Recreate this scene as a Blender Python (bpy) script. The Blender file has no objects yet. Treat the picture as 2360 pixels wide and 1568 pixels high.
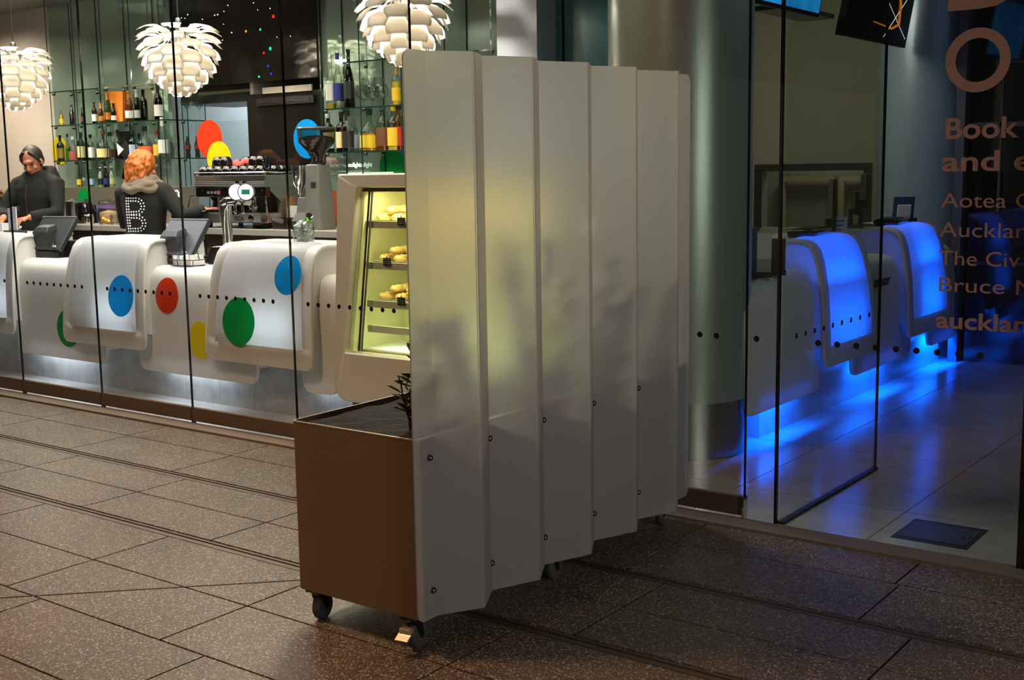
import bpy, bmesh, math, random
from mathutils import Vector, Matrix
random.seed(11)
S = bpy.context.scene
C = S.collection
PI = math.pi
R = math.radians

# ------------------------------------------------------------------ camera
YAW, PITCH, ROLL, FPX, EYE = -0.64136363, 0.141637906, 0.0157895782, 2774.63835, Vector((0, 0, 1.6))
_fw = Vector((math.sin(YAW)*math.cos(PITCH), math.cos(YAW)*math.cos(PITCH), -math.sin(PITCH)))
_r = Vector((math.cos(YAW), -math.sin(YAW), 0))
_d = _fw.cross(_r)
_r2 = _r*math.cos(ROLL) + _d*math.sin(ROLL)
_d2 = -_r*math.sin(ROLL) + _d*math.cos(ROLL)
cam = bpy.data.objects.new('camera', bpy.data.cameras.new('camera'))
C.objects.link(cam)
cam.matrix_world = Matrix(((_r2.x, -_d2.x, -_fw.x, EYE.x), (_r2.y, -_d2.y, -_fw.y, EYE.y), (_r2.z, -_d2.z, -_fw.z, EYE.z), (0, 0, 0, 1)))
cam.data.sensor_fit = 'HORIZONTAL'
cam.data.sensor_width = 36
cam.data.lens = FPX/2360*36
cam.data.clip_start = 0.05
S.camera = cam


def ray(px, py):
    return _r2*((px-1180)/FPX) + _d2*((py-784)/FPX) + _fw


def on_y(px, py, y):
    d = ray(px, py)
    return EYE + d*(y/d.y)


def on_x(px, py, x):
    d = ray(px, py)
    return EYE + d*(x/d.x)


# ------------------------------------------------------------------ look, world, large lights
S.view_settings.view_transform = 'Standard'
S.view_settings.look = 'None'
S.view_settings.gamma = 1
S.view_settings.use_curve_mapping = False
S.view_settings.exposure = 1.0
S.cycles.max_bounces = 10
S.cycles.diffuse_bounces = 3
S.cycles.glossy_bounces = 4
S.cycles.transmission_bounces = 6
S.cycles.transparent_max_bounces = 24
S.cycles.caustics_reflective = False
S.cycles.caustics_refractive = False
S.cycles.sample_clamp_indirect = 4

w = bpy.data.worlds.new('night')
S.world = w
w.use_nodes = True
w.node_tree.nodes['Background'].inputs[0].default_value = (0.55, 0.42, 0.32, 1)
w.node_tree.nodes['Background'].inputs[1].default_value = 0.035


def area(name, loc, tgt, sx, sy, power, col, spread=180):
    L = bpy.data.lights.new(name, 'AREA')
    L.shape = 'RECTANGLE'
    L.size, L.size_y, L.energy, L.color = sx, sy, power, col
    L.spread = R(spread)
    o = bpy.data.objects.new(name, L)
    C.objects.link(o)
    o.location = loc
    o.rotation_euler = (Vector(tgt)-Vector(loc)).to_track_quat('-Z', 'Y').to_euler()
    return o


# street lighting outside (warm), an added fill on the folded screen, cafe ceiling, lobby ceiling
area('street_light_warm', (-5.2, 1.2, 5.2), (-4.5, 2.6, 0), 0.9, 0.9, 42, (1.0, 0.56, 0.30), 110)
area('added_screen_fill', (4.4, 1.9, 1.9), (-2.5, 3.5, 1.2), 2.2, 1.6, 10, (0.98, 0.93, 0.86), 56)  # no known source; added to lift the front of the folded screen
area('street_light_floor', (-2.6, -1.6, 4.2), (-3.2, 1.2, 0), 1.6, 1.0, 10, (1.0, 0.56, 0.34))
area('cafe_ceiling_light', (-8.2, 5.9, 3.12), (-8.2, 5.9, 0), 4.6, 1.0, 44, (1.0, 0.86, 0.68), 130)
area('cafe_front_light', (-7.6, 5.08, 3.12), (-7.6, 5.2, 0), 4.4, 0.25, 30, (0.93, 0.96, 1.0), 130)
area('added_wall_fill', (-11.2, 6.1, 3.1), (-11.3, 6.86, 1.4), 0.9, 0.3, 8, (1.0, 0.82, 0.64), 110)  # extra lamp added to brighten the left wall
area('added_screen_backlight', (-4.5, 5.3, 3.1), (-2.7, 3.7, 1.5), 0.9, 0.3, 18, (1.0, 0.88, 0.68), 80)  # added back-lighting for the frosted screen, no known fitting
area('lobby_ceiling_light', (-1.4, 7.6, 3.1), (-1.4, 7.6, 0), 1.8, 3.0, 3.0, (0.62, 0.80, 1.0))
area('lobby_back_light', (-4.2, 8.6, 3.1), (-4.3, 9.4, 1.6), 1.0, 1.4, 14, (1.0, 0.86, 0.62))


# ------------------------------------------------------------------ materials
def s2l(v):
    v /= 255.0
    return v/12.92 if v <= 0.04045 else ((v+0.055)/1.055)**2.4


def rgb(r, g, b):
    return (s2l(r), s2l(g), s2l(b), 1)


MATS = {}


def new_mat(name):
    m = bpy.data.materials.new(name)
    m.use_nodes = True
    MATS[name] = m
    nt = m.node_tree
    return m, nt, nt.nodes, nt.links


def mat(name, col, rough=0.5, metal=0.0, var=0.06, scale=14.0, bump=0.0, coat=0.0, emit=None, es=0.0, aniso=None):
    """Principled material whose colour is broken up by a little procedural noise."""
    if name in MATS:
        return MATS[name]
    m, nt, N, L = new_mat(name)
    b = N['Principled BSDF']
    tc = N.new('ShaderNodeTexCoord')
    nz = N.new('ShaderNodeTexNoise')
    nz.inputs['Scale'].default_value = scale
    nz.inputs['Detail'].default_value = 4
    if aniso:
        mp = N.new('ShaderNodeMapping')
        mp.inputs['Scale'].default_value = aniso
        L.new(tc.outputs['Object'], mp.inputs[0])
        L.new(mp.outputs[0], nz.inputs['Vector'])
    else:
        L.new(tc.outputs['Object'], nz.inputs['Vector'])
    mx = N.new('ShaderNodeMix')
    mx.data_type = 'RGBA'
    mx.inputs[6].default_value = tuple(max(0, c*(1-var)) for c in col[:3])+(1,)
    mx.inputs[7].default_value = tuple(min(1, c*(1+var)) for c in col[:3])+(1,)
    L.new(nz.outputs['Fac'], mx.inputs[0])
    L.new(mx.outputs[2], b.inputs['Base Color'])
    b.inputs['Roughness'].default_value = rough
    b.inputs['Metallic'].default_value = metal
    b.inputs['Coat Weight'].default_value = coat
    if bump:
        bp = N.new('ShaderNodeBump')
        bp.inputs['Strength'].default_value = bump
        bp.inputs['Distance'].default_value = 0.01
        L.new(nz.outputs['Fac'], bp.inputs['Height'])
        L.new(bp.outputs[0], b.inputs['Normal'])
    if emit:
        b.inputs['Emission Color'].default_value = emit
        b.inputs['Emission Strength'].default_value = es
    return m


def glass(name, tint, refl=1.0, edge=None, ior=1.45, rough=0.0):
    """Clear sheet or vessel glass: tinted see-through plus a fresnel mirror; 'edge' darkens it where it is seen edge on."""
    if name in MATS:
        return MATS[name]
    m, nt, N, L = new_mat(name)
    N.remove(N['Principled BSDF'])
    out = N['Material Output']
    tr = N.new('ShaderNodeBsdfTransparent')
    gl = N.new('ShaderNodeBsdfGlossy')
    gl.inputs['Roughness'].default_value = rough
    gl.inputs['Color'].default_value = (refl, refl, refl, 1)
    fr = N.new('ShaderNodeFresnel')
    gm = N.new('ShaderNodeNewGeometry')
    io = N.new('ShaderNodeMix')       # thin sheet: the same reflectance from either side
    io.inputs[2].default_value = ior
    io.inputs[3].default_value = 1/ior
    L.new(gm.outputs['Backfacing'], io.inputs[0])
    L.new(io.outputs[0], fr.inputs['IOR'])
    mx = N.new('ShaderNodeMixShader')
    if edge:
        lw = N.new('ShaderNodeLayerWeight')
        lw.inputs['Blend'].default_value = 0.35
        cm = N.new('ShaderNodeMix')
        cm.data_type = 'RGBA'
        cm.inputs[6].default_value = tint
        cm.inputs[7].default_value = edge
        L.new(lw.outputs['Facing'], cm.inputs[0])
        L.new(cm.outputs[2], tr.inputs[0])
    else:
        tr.inputs[0].default_value = tint
    L.new(fr.outputs[0], mx.inputs[0])
    L.new(tr.outputs[0], mx.inputs[1])
    L.new(gl.outputs[0], mx.inputs[2])
    L.new(mx.outputs[0], out.inputs[0])
    return m


def emis(name, col, strength):
    if name in MATS:
        return MATS[name]
    m, nt, N, L = new_mat(name)
    N.remove(N['Principled BSDF'])
    e = N.new('ShaderNodeEmission')
    e.inputs[0].default_value = col
    e.inputs[1].default_value = strength
    L.new(e.outputs[0], N['Material Output'].inputs[0])
    return m


def translucent(name, col, tcol, tfac, rough=0.35, spec=0.25):
    """Solid-surface sheet that lets light through softly."""
    m, nt, N, L = new_mat(name)
    b = N['Principled BSDF']
    b.inputs['Base Color'].default_value = col
    b.inputs['Roughness'].default_value = rough
    b.inputs['Specular IOR Level'].default_value = spec
    t = N.new('ShaderNodeBsdfTranslucent')
    t.inputs[0].default_value = tcol
    mx = N.new('ShaderNodeMixShader')
    mx.inputs[0].default_value = tfac
    L.new(b.outputs[0], mx.inputs[1])
    L.new(t.outputs[0], mx.inputs[2])
    L.new(mx.outputs[0], N['Material Output'].inputs[0])
    return m


M_white = translucent('white_solid_surface', rgb(228, 226, 220), rgb(240, 240, 245), 0.12)
M_panel = translucent('white_translucent_panel', rgb(226, 226, 224), rgb(245, 248, 255), 0.45)
M_pane = glass('clear_pane', (0.93, 0.955, 0.94, 1), ior=1.33)
M_shelf = glass('shelf_glass', (0.90, 0.955, 0.925, 1), ior=1.3)
M_gedge = mat('green_glass_edge', rgb(24, 52, 44), 0.15, 0, coat=0.5)
M_black = mat('black_plastic', rgb(22, 22, 24), 0.4)
M_blackg = mat('black_gloss', rgb(10, 10, 11), 0.1, 0, coat=0.6)
M_rubber = mat('grey_rubber', rgb(58, 56, 54), 0.6)
M_chrome = mat('chrome', rgb(215, 215, 218), 0.08, 1.0, var=0.02)
M_steel = mat('brushed_steel', rgb(170, 170, 166), 0.28, 1.0, var=0.10, scale=3, aniso=(1, 1, 90))
M_silver = mat('silver_paint', rgb(150, 147, 140), 0.35, 0.55)
M_dot = mat('black_vinyl', rgb(9, 9, 12), 0.5)
M_wood = mat('warm_cup_card', rgb(176, 128, 78), 0.7)
M_paper = mat('white_paper', rgb(232, 230, 226), 0.8)
M_skin = mat('skin', rgb(186, 120, 88), 0.5, var=0.08, scale=30)


# ------------------------------------------------------------------ mesh helpers
def place(m, v):
    return (m @ Vector(v)) if m else Vector(v)


class MB:
    """Collects shapes and links them as ONE mesh object."""

    def __init__(self):
        self.b = bmesh.new()
        self.smooth = False

    def box(self, x0, x1, y0, y1, z0, z1, m=None):
        v = [self.b.verts.new(place(m, (x, y, z))) for z in (z0, z1) for y in (y0, y1) for x in (x0, x1)]
        for f in ((0, 2, 3, 1), (4, 5, 7, 6), (0, 1, 5, 4), (2, 6, 7, 3), (0, 4, 6, 2), (1, 3, 7, 5)):
            self.b.faces.new([v[i] for i in f])
        return self

    def rings(self, rings, cap0=True, cap1=True, close=True):
        R_ = [[self.b.verts.new(p) for p in r] for r in rings]
        n = len(R_[0])
        for a, c in zip(R_, R_[1:]):
            for i in range(n if close else n-1):
                j = (i+1) % n
                self.b.faces.new((a[i], a[j], c[j], c[i]))
        if close and cap0:
            self.b.faces.new(R_[0][::-1])
        if close and cap1:
            self.b.faces.new(R_[-1])
        return self

    def lathe(self, prof, n=20, m=None, cap0=True, cap1=True):
        return self.rings([[place(m, (max(r, 1e-4)*math.cos(2*PI*i/n), max(r, 1e-4)*math.sin(2*PI*i/n), z)) for i in range(n)] for r, z in prof], cap0, cap1)

    def tube(self, pts, rad, n=8, m=None, flat=1.0):
        pts = [Vector(p) for p in pts]
        rads = rad if isinstance(rad, (list, tuple)) else [rad]*len(pts)
        out = []
        up = None
        for i, p in enumerate(pts):
            t = (pts[min(i+1, len(pts)-1)]-pts[max(i-1, 0)]).normalized()
            if up is None:
                up = Vector((0, 0, 1)) if abs(t.z) < 0.9 else Vector((1, 0, 0))
            a = t.cross(up)
            if a.length < 1e-4:
                a = t.orthogonal()
            a.normalize()
            c = a.cross(t).normalized()
            up = c
            out.append([place(m, p + (a*math.cos(2*PI*k/n) + c*flat*math.sin(2*PI*k/n))*rads[i]) for k in range(n)])
        return self.rings(out)

    def prism(self, poly, z0, z1, m=None):
        return self.rings([[place(m, (x, y, z)) for x, y in poly] for z in (z0, z1)])

    def ball(self, c, r, nu=16, nv=10, m=None):
        rx, ry, rz = r if isinstance(r, (tuple, list)) else (r, r, r)
        rr = []
        for k in range(nv+1):
            a = PI*k/nv
            s = max(math.sin(a), 0.02)
            rr.append([place(m, (c[0]+rx*s*math.cos(2*PI*i/nu), c[1]+ry*s*math.sin(2*PI*i/nu), c[2]-rz*math.cos(a))) for i in range(nu)])
        return self.rings(rr)

    def face(self, pts):
        self.b.faces.new([self.b.verts.new(p) for p in pts])
        return self

    def done(self, name, material, parent=None, smooth=False, bevel=0.0, seg=2, loc=None, recalc=True, weld=False, world=False):
        if weld:
            bmesh.ops.remove_doubles(self.b, verts=self.b.verts[:], dist=1e-5)
        if recalc:
            bmesh.ops.recalc_face_normals(self.b, faces=self.b.faces[:])
        me = bpy.data.meshes.new(name)
        self.b.to_mesh(me)
        self.b.free()
        o = bpy.data.objects.new(name, me)
        C.objects.link(o)
        me.materials.append(material)
        if smooth:
            for p in me.polygons:
                p.use_smooth = True
            try:
                me.set_sharp_from_angle(angle=R(42))
            except Exception:
                pass
        if parent:
            o.parent = parent
        if world and parent:
            o.location = -parent.location
        if loc:
            o.location = loc
        if bevel:
            b = o.modifiers.new('bevel', 'BEVEL')
            b.width = bevel
            b.segments = seg
            b.limit_method = 'ANGLE'
            b.angle_limit = R(40)
            b.harden_normals = False
        return o


def tag(o, label, cat=None, group=None, kind=None):
    if label:
        o['label'] = label
    if cat:
        o['category'] = cat
    if group:
        o['group'] = group
    if kind:
        o['kind'] = kind
    return o


def thing(name, label, cat, loc=(0, 0, 0), rz=0.0, group=None):
    o = bpy.data.objects.new(name, None)
    o.empty_display_size = 0.05
    C.objects.link(o)
    o.location = loc
    o.rotation_euler = (0, 0, rz)
    return tag(o, label, cat, group)


def dup(root, loc, rz=0.0, label=None, scale=None):
    r = root.copy()
    C.objects.link(r)
    r.location = loc
    r.rotation_euler = (0, 0, rz)
    if scale:
        r.scale = scale
    if label:
        r['label'] = label
    for ch in list(root.children):
        c = ch.copy()
        C.objects.link(c)
        c.parent = r
        for g in list(ch.children):
            d = g.copy()
            C.objects.link(d)
            d.parent = c
    return r


def struct(o):
    o['kind'] = 'structure'
    return o


def text_mesh(s, bold=0.0):
    cu = bpy.data.curves.new('t', 'FONT')
    cu.body = s
    cu.size = 1.0
    cu.offset = bold
    cu.extrude = 0.0
    cu.resolution_u = 4
    o = bpy.data.objects.new('t', cu)
    C.objects.link(o)
    dg = bpy.context.evaluated_depsgraph_get()
    me = bpy.data.meshes.new_from_object(o.evaluated_get(dg))
    bpy.data.objects.remove(o)
    bpy.data.curves.remove(cu)
    return me


def lettering(name, s, material, origin, xdir, zdir, width=None, cap=None, bold=0.0, parent=None, depth=0.0012, measure=None):
    """Flat vinyl or printed lettering as a mesh of small thickness; 'measure' is the run of text whose width is given."""
    me = text_mesh(s, bold)
    co = [v.co.copy() for v in me.vertices]
    mm = text_mesh(measure, bold) if measure else me
    x1 = max(v.co.x for v in mm.vertices)
    x0 = min(v.co.x for v in me.vertices)
    zc = 0.70
    sx = width/(x1-x0) if width else cap/zc
    sz = cap/zc if cap else sx
    xd, zd = Vector(xdir), Vector(zdir)
    nd = xd.cross(zd).normalized()
    if measure:
        bpy.data.meshes.remove(mm)
    bm = bmesh.new()
    bm.from_mesh(me)
    bpy.data.meshes.remove(me)
    for v in bm.verts:
        v.co = Vector(origin) + xd*((v.co.x-x0)*sx) + zd*(v.co.y*sz)
    ext = bmesh.ops.extrude_face_region(bm, geom=bm.faces[:])
    for v in ext['geom']:
        if isinstance(v, bmesh.types.BMVert):
            v.co += nd*depth
    bmesh.ops.recalc_face_normals(bm, faces=bm.faces[:])
    m2 = bpy.data.meshes.new(name)
    bm.to_mesh(m2)
    bm.free()
    o = bpy.data.objects.new(name, m2)
    C.objects.link(o)
    m2.materials.append(material)
    for pg in m2.polygons:
        pg.use_smooth = False
    if parent:
        o.parent = parent
    return o


def disc_mesh(c, n, r, th=0.002, seg=28):
    """Thin round sticker centred at c facing n."""
    n = Vector(n).normalized()
    a = n.orthogonal().normalized() if abs(n.z) > 0.95 else Vector((0, 0, 1)).cross(n).normalized()
    b = n.cross(a).normalized()
    mb = MB()
    mb.rings([[Vector(c)+n*k*th+(a*math.cos(2*PI*i/seg)+b*math.sin(2*PI*i/seg))*r for i in range(seg)] for k in (0, 1)])
    return mb

# ================================================================== the setting
def stone_mat(name, base, dark, light, chips=None, rough=(0.3, 0.5), vein=6.0):
    m, nt, N, L = new_mat(name)
    b = N['Principled BSDF']
    tc = N.new('ShaderNodeTexCoord')
    nz = N.new('ShaderNodeTexNoise')
    nz.inputs['Scale'].default_value = vein
    nz.inputs['Detail'].default_value = 8
    nz.inputs['Roughness'].default_value = 0.65
    L.new(tc.outputs['Object'], nz.inputs['Vector'])
    cr = N.new('ShaderNodeValToRGB')
    e = cr.color_ramp.elements
    e[0].position, e[0].color = 0.3, dark
    e[1].position, e[1].color = 0.7, light
    k = e.new(0.5)
    k.color = base
    L.new(nz.outputs['Fac'], cr.inputs[0])
    col = cr.outputs[0]
    if chips:
        for sc, thr, cc in chips:
            vo = N.new('ShaderNodeTexVoronoi')
            vo.inputs['Scale'].default_value = sc
            L.new(tc.outputs['Object'], vo.inputs['Vector'])
            # only some of the cells hold a pale chip, and the chips differ in size
            sp = N.new('ShaderNodeSeparateColor')
            L.new(vo.outputs['Color'], sp.inputs[0])
            rad = N.new('ShaderNodeMath')
            rad.operation = 'MULTIPLY'
            L.new(sp.outputs[0], rad.inputs[0])
            rad.inputs[1].default_value = thr
            lt = N.new('ShaderNodeMath')
            lt.operation = 'LESS_THAN'
            L.new(vo.outputs['Distance'], lt.inputs[0])
            L.new(rad.outputs[0], lt.inputs[1])
            mx = N.new('ShaderNodeMix')
            mx.data_type = 'RGBA'
            L.new(lt.outputs[0], mx.inputs[0])
            L.new(col, mx.inputs[6])
            mx.inputs[7].default_value = cc
            col = mx.outputs[2]
    L.new(col, b.inputs['Base Color'])
    mr = N.new('ShaderNodeMapRange')
    mr.inputs['To Min'].default_value, mr.inputs['To Max'].default_value = rough
    L.new(nz.outputs['Fac'], mr.inputs[0])
    L.new(mr.outputs[0], b.inputs['Roughness'])
    return m


M_terrazzo = stone_mat('terrazzo', rgb(91, 81, 70), rgb(74, 66, 58), rgb(104, 93, 80),
                       [(78, 0.40, rgb(178, 166, 150)), (150, 0.55, rgb(152, 140, 126)), (105, 0.34, rgb(50, 45, 41))], (0.30, 0.52), 3.0)
M_tile = stone_mat('pale_stone_tile', rgb(160, 159, 158), rgb(148, 147, 146), rgb(170, 169, 168), None, (0.12, 0.22), 5.0)
M_marble = stone_mat('grey_marble', rgb(158, 158, 160), rgb(116, 117, 121), rgb(184, 184, 186), None, (0.25, 0.4), 2.6)
M_grout = mat('dark_grout', rgb(34, 30, 27), 0.9)
M_kerb = mat('kerb_stone', rgb(126, 112, 100), 0.6, scale=40, var=0.15)
M_wallw = mat('warm_white_paint', rgb(214, 204, 194), 0.7)
M_wallg = mat('grey_green_paint', rgb(150, 152, 138), 0.7)
M_ceil = mat('ceiling_paint', rgb(120, 120, 120), 0.8)
M_darkstone = stone_mat('dark_polished_stone', rgb(26, 25, 21), rgb(16, 15, 13), rgb(38, 36, 30), None, (0.05, 0.12), 4.0)
M_teal = mat('teal_glass_panel', rgb(66, 128, 142), 0.25, coat=0.4)
M_pillar = mat('pale_blue_grey_paint', rgb(214, 222, 238), 0.5)
M_plinth = mat('bronzed_steel', rgb(128, 110, 92), 0.42, 0.7, var=0.1, aniso=(1, 1, 60), scale=4)
M_column = mat('satin_column_metal', rgb(176, 188, 182), 0.3, 0.45, var=0.08, aniso=(40, 40, 1), scale=3)
M_column2 = mat('satin_blue_column_metal', rgb(150, 176, 200), 0.32, 0.35, var=0.06, aniso=(40, 40, 1), scale=3)


def mirror_mat():
    m = mat('green_tinted_mirror', rgb(206, 222, 213), 0.05, 0.60, var=0.05, scale=2)
    return m


M_mirror = mirror_mat()
G = 4.88          # plane of the shop front
TOP = 3.2         # height of the ceilings


def pavers(name, rows, xlo, xhi, material, gap=0.009, z=0.0, th=0.03):
    mb = MB()
    for y0, y1, off, pitch in rows:
        k = math.floor((xlo-off)/pitch)
        x = off+k*pitch
        while x < xhi:
            a, b = max(x+gap/2, xlo), min(x+pitch-gap/2, xhi)
            if b-a > 0.02:
                mb.box(a, b, y0+gap/2, y1-gap/2, z-th, z)
            x += pitch
    return struct(mb.done(name, material))


P = 0.96
rows = [(4.42, 4.727, -5.33, P), (3.995, 4.42, -6.27, P), (3.625, 3.93, -5.10, P), (3.302, 3.625, -5.10, P),
        (2.85, 3.238, -4.34, P), (2.455, 2.85, -4.34, P), (2.065, 2.455, -4.097, P), (1.67, 2.065, -3.155, P),
        (1.28, 1.67, -3.5, P), (0.89, 1.28, -3.5, P), (0.5, 0.89, -3.0, P), (0.1, 0.5, -3.0, P),
        (-0.9, 0.1, -3.3, P), (-1.9, -0.9, -3.0, P), (-4, -1.9, -3.0, 1.9)]
pavers('floor_pavement', rows, -13, 5, M_terrazzo)
struct(MB().box(-13, 5, -4, 4.73, -0.12, -0.008).done('floor_grout_bed', M_grout))
# metal drainage channels with two slots between the paver rows, and the slanting joint
M_channel = mat('channel_metal', rgb(106, 94, 82), 0.42, 0.6, aniso=(60, 1, 1), scale=3)
for i, (a, b) in enumerate(((3.24, 3.30), (3.932, 3.993))):
    mb = MB()
    w_ = b-a
    for k in range(3):
        y0 = a + w_*k/3
        mb.box(-13, 5, y0+0.001, y0+w_/3-0.005, -0.02, -0.001 if k != 1 else -0.004)
    struct(mb.done('trim_%d' % (i+1), M_channel))
ang = math.atan2(2.84-2.368, -3.751+4.235)
mtx = Matrix.Translation((-4.0, 2.60, 0)) @ Matrix.Rotation(ang, 4, 'Z')
struct(MB().box(-1.6, 0.82, -0.006, 0.006, -0.01, 0.0006, mtx).done('trim_3', M_grout))
# kerb and lit gap under the plinth
struct(MB().box(-13, 5, 4.735, 4.865, -0.1, 0.012).done('trim_4', M_kerb, bevel=0.006))
# inside floor
irows = [(4.87, 5.40, -2.613, 0.8365), (5.40, 6.43, -2.613, 0.8365), (6.43, 7.46, -2.613, 0.8365), (7.46, 8.49, -2.613, 0.8365),
         (8.49, 9.52, -2.613, 0.8365), (9.52, 10.9, -2.613, 0.8365)]
pavers('floor_lobby', irows, -5.4, 3.0, M_tile, gap=0.005)
pavers('floor_cafe', [(4.87, 5.9, -5.0, 0.83), (5.9, 8.6, -5.0, 0.83)], -13, -5.4, M_tile, gap=0.004)
struct(MB().box(-13, 3, 4.866, 11, -0.12, -0.008).done('floor_tile_bed', M_grout))
struct(MB().box(-12.6, -4.0, 5.78, 6.25, 0, 0.1).done('floor_bar', mat('dark_bar_floor', rgb(40, 38, 36), 0.6)))

# walls and ceiling
struct(MB().box(-13, 3, 4.80, 11, TOP, TOP+0.15).done('ceiling', M_ceil))
struct(MB().box(-13, 5, 4.80, 4.95, TOP-0.02, TOP+0.9).done('wall_header', M_ceil))
struct(MB().box(-13, -10.6, 6.86, 7.0, 0, TOP).done('wall_left', M_wallw))
struct(MB().box(-13, -12.85, 4.9, 6.86, 0, TOP).done('wall_side', M_wallw))
# mirror backed walls of the bar, dark stone between them, white passage behind
mw = struct(MB().box(-10.6, -8.86, 6.86, 6.90, 1.2, TOP).done('wall_mirror', M_mirror))
mw2 = struct(MB().box(-6.93, -5.03, 6.86, 6.90, 1.2, TOP).done('wall_bar_mirror', M_mirror))
struct(MB().box(-10.6, -8.9, 6.90, 7.0, 0, TOP).box(-6.93, -5.03, 6.9, 7.0, 0, TOP).done('wall_bar_backing', M_wallw))
ds = struct(MB().box(-7.83, -6.93, 6.86, 7.0, 0, 2.24).done('wall_dark_stone', M_darkstone))
fa = struct(MB().box(-8.70, -6.93, 6.80, 6.98, 2.33, TOP).done('wall_dark_fascia', M_darkstone))
struct(MB().box(-13, -6.9, 8.2, 8.3, 0, TOP).done('wall_passage', mat('cool_white_paint', rgb(206, 214, 220), 0.7)))
struct(MB().box(-7.83, -7.79, 6.9, 8.2, 0, TOP).done('wall_passage_side', M_wallw))
struct(MB().box(-10.6, -10.55, 6.98, 8.2, 0, TOP).done('wall_passage_end', M_wallw))
area('passage_light', (-8.9, 7.6, 2.9), (-8.9, 8.1, 1.0), 0.8, 0.4, 14, (0.85, 0.94, 1.0))
# bulkhead with a vent over the passage
bk = struct(MB().box(-8.86, -7.83, 7.0, 7.6, 2.20, 2.34).done('wall_bulkhead', M_black))
MB().box(-8.6, -7.9, 6.985, 7.0, 2.275, 2.30).done('light_strip', mat('pale_trim_strip', rgb(176, 170, 156), 0.5), bk)
MB().box(-8.3, -7.95, 6.97, 7.0, 2.205, 2.26).done('vent_grille', mat('vent_dark_grey', rgb(52, 54, 56), 0.4, 0.5), bk)
ve = thing('air_vent', 'long grey air vent slot high on the dark stone wall', 'vent', (-7.35, 6.85, 2.2))
MB().box(-0.33, 0.33, -0.02, 0.015, -0.06, 0.0).done('housing', mat('vent_grey', rgb(44, 46, 44), 0.4, 0.6), ve)
MB().box(-0.30, 0.30, -0.026, -0.018, -0.045, -0.02).done('slot', M_black, ve)
tb = MB().box(-7.62, -7.05, 6.846, 6.86, 2.235, 2.285).done('trim_5', mat('pale_trim_strip', rgb(176, 170, 156), 0.5))
struct(tb)
# white star lights of the fascia
M_star = emis('star_white', (1, 0.97, 0.9, 1), 6)
random.seed(3)
for i in range(34):
    x, z = random.uniform(-8.6, -7.2), random.uniform(2.62, 3.1)
    disc_mesh((x, 6.799, z), (0, -1, 0), random.choice((0.0022, 0.003, 0.004)), 0.002, 8).done('star_or_reflection', M_star, fa)
for px, py, c_ in ((630, 38, 'red'), (600, 68, 'green'), (567, 72, 'orange'), (623, 112, 'green'), (608, 122, 'red'), (618, 152, 'blue'), (625, 170, 'blue'), (597, 177, 'green'), (466, 62, 'blue')):  # reflections in the shop glass, put on the fascia as glowing dots
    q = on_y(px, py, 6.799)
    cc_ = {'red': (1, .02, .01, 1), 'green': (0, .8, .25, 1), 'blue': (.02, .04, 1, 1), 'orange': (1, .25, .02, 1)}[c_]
    o_ = disc_mesh((q.x, 6.799, q.z), (0, -1, 0), 0.014 if py in (38, 112) else 0.010, 0.002, 12).done('star_or_reflection', emis('star_'+c_, cc_, 1.0), fa)  # these coloured star_ materials are painted glass reflections, not star lights
    o_['label'] = c_ + ' glowing dot painted as a glass reflection'
# right of the bar: pale pillar, teal panel, lobby partition and walls
struct(MB().box(-5.03, -4.70, 6.62, 7.0, 0, TOP).done('wall_pale_pillar', M_pillar))
struct(MB().box(-4.70, -3.5, 6.84, 6.9, 0, TOP).done('wall_teal', M_teal))
struct(MB().box(-5.32, -5.2, 7.0, 10.85, 0, TOP).done('wall_lobby_side', M_wallg))
bw = MB()
# lobby rear wall with the opening of an inner window
WX0, WX1, WZ0, WZ1 = -5.0, -3.98, 1.0, 1.545
bw.box(-5.32, WX0, 10.7, 10.85, 0, TOP).box(WX1, -2.85, 10.7, 10.85, 0, TOP).box(WX0, WX1, 10.7, 10.85, 0, WZ0).box(WX0, WX1, 10.7, 10.85, WZ1, TOP)
struct(bw.done('wall_lobby_rear', M_wallg))
struct(MB().box(-6, -2.85, 12.0, 12.1, 0, TOP).done('wall_office', M_wallg))
struct(MB().box(-6, -5.9, 10.85, 12.0, 0, TOP).done('wall_office_side', M_wallg))
wf = MB()
wf.box(WX0-0.05, WX1+0.06, 10.66, 10.72, WZ1-0.01, WZ1+0.055).box(WX1-0.005, WX1+0.06, 10.66, 10.72, WZ0, WZ1).box(WX0-0.05, WX0, 10.66, 10.72, WZ0, WZ1)
win = struct(wf.done('window_20', mat('dark_brown_frame', rgb(30, 24, 20), 0.5)))
MB().box(WX0, WX1, 10.70, 10.706, WZ0, WZ1).done('pane', M_pane, win)
# pale frames of the room beyond
M_cream = mat('cream_frame', rgb(190, 180, 156), 0.6)
fr = MB()
for a, b in ((-5.35, -4.75), (-4.7, -4.15)):
    fr.box(a, b, 11.9, 11.96, 1.42, 1.47).box(a, b, 11.9, 11.96, 0.9, 0.95).box(a, a+0.05, 11.9, 11.96, 0.95, 1.42).box(b-0.05, b, 11.9, 11.96, 0.95, 1.42)
struct(fr.done('window_21', M_cream))
area('office_light', (-4.6, 11.4, 2.6), (-4.6, 11.8, 1.2), 0.5, 0.3, 3.5, (1, 0.9, 0.65))
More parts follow.
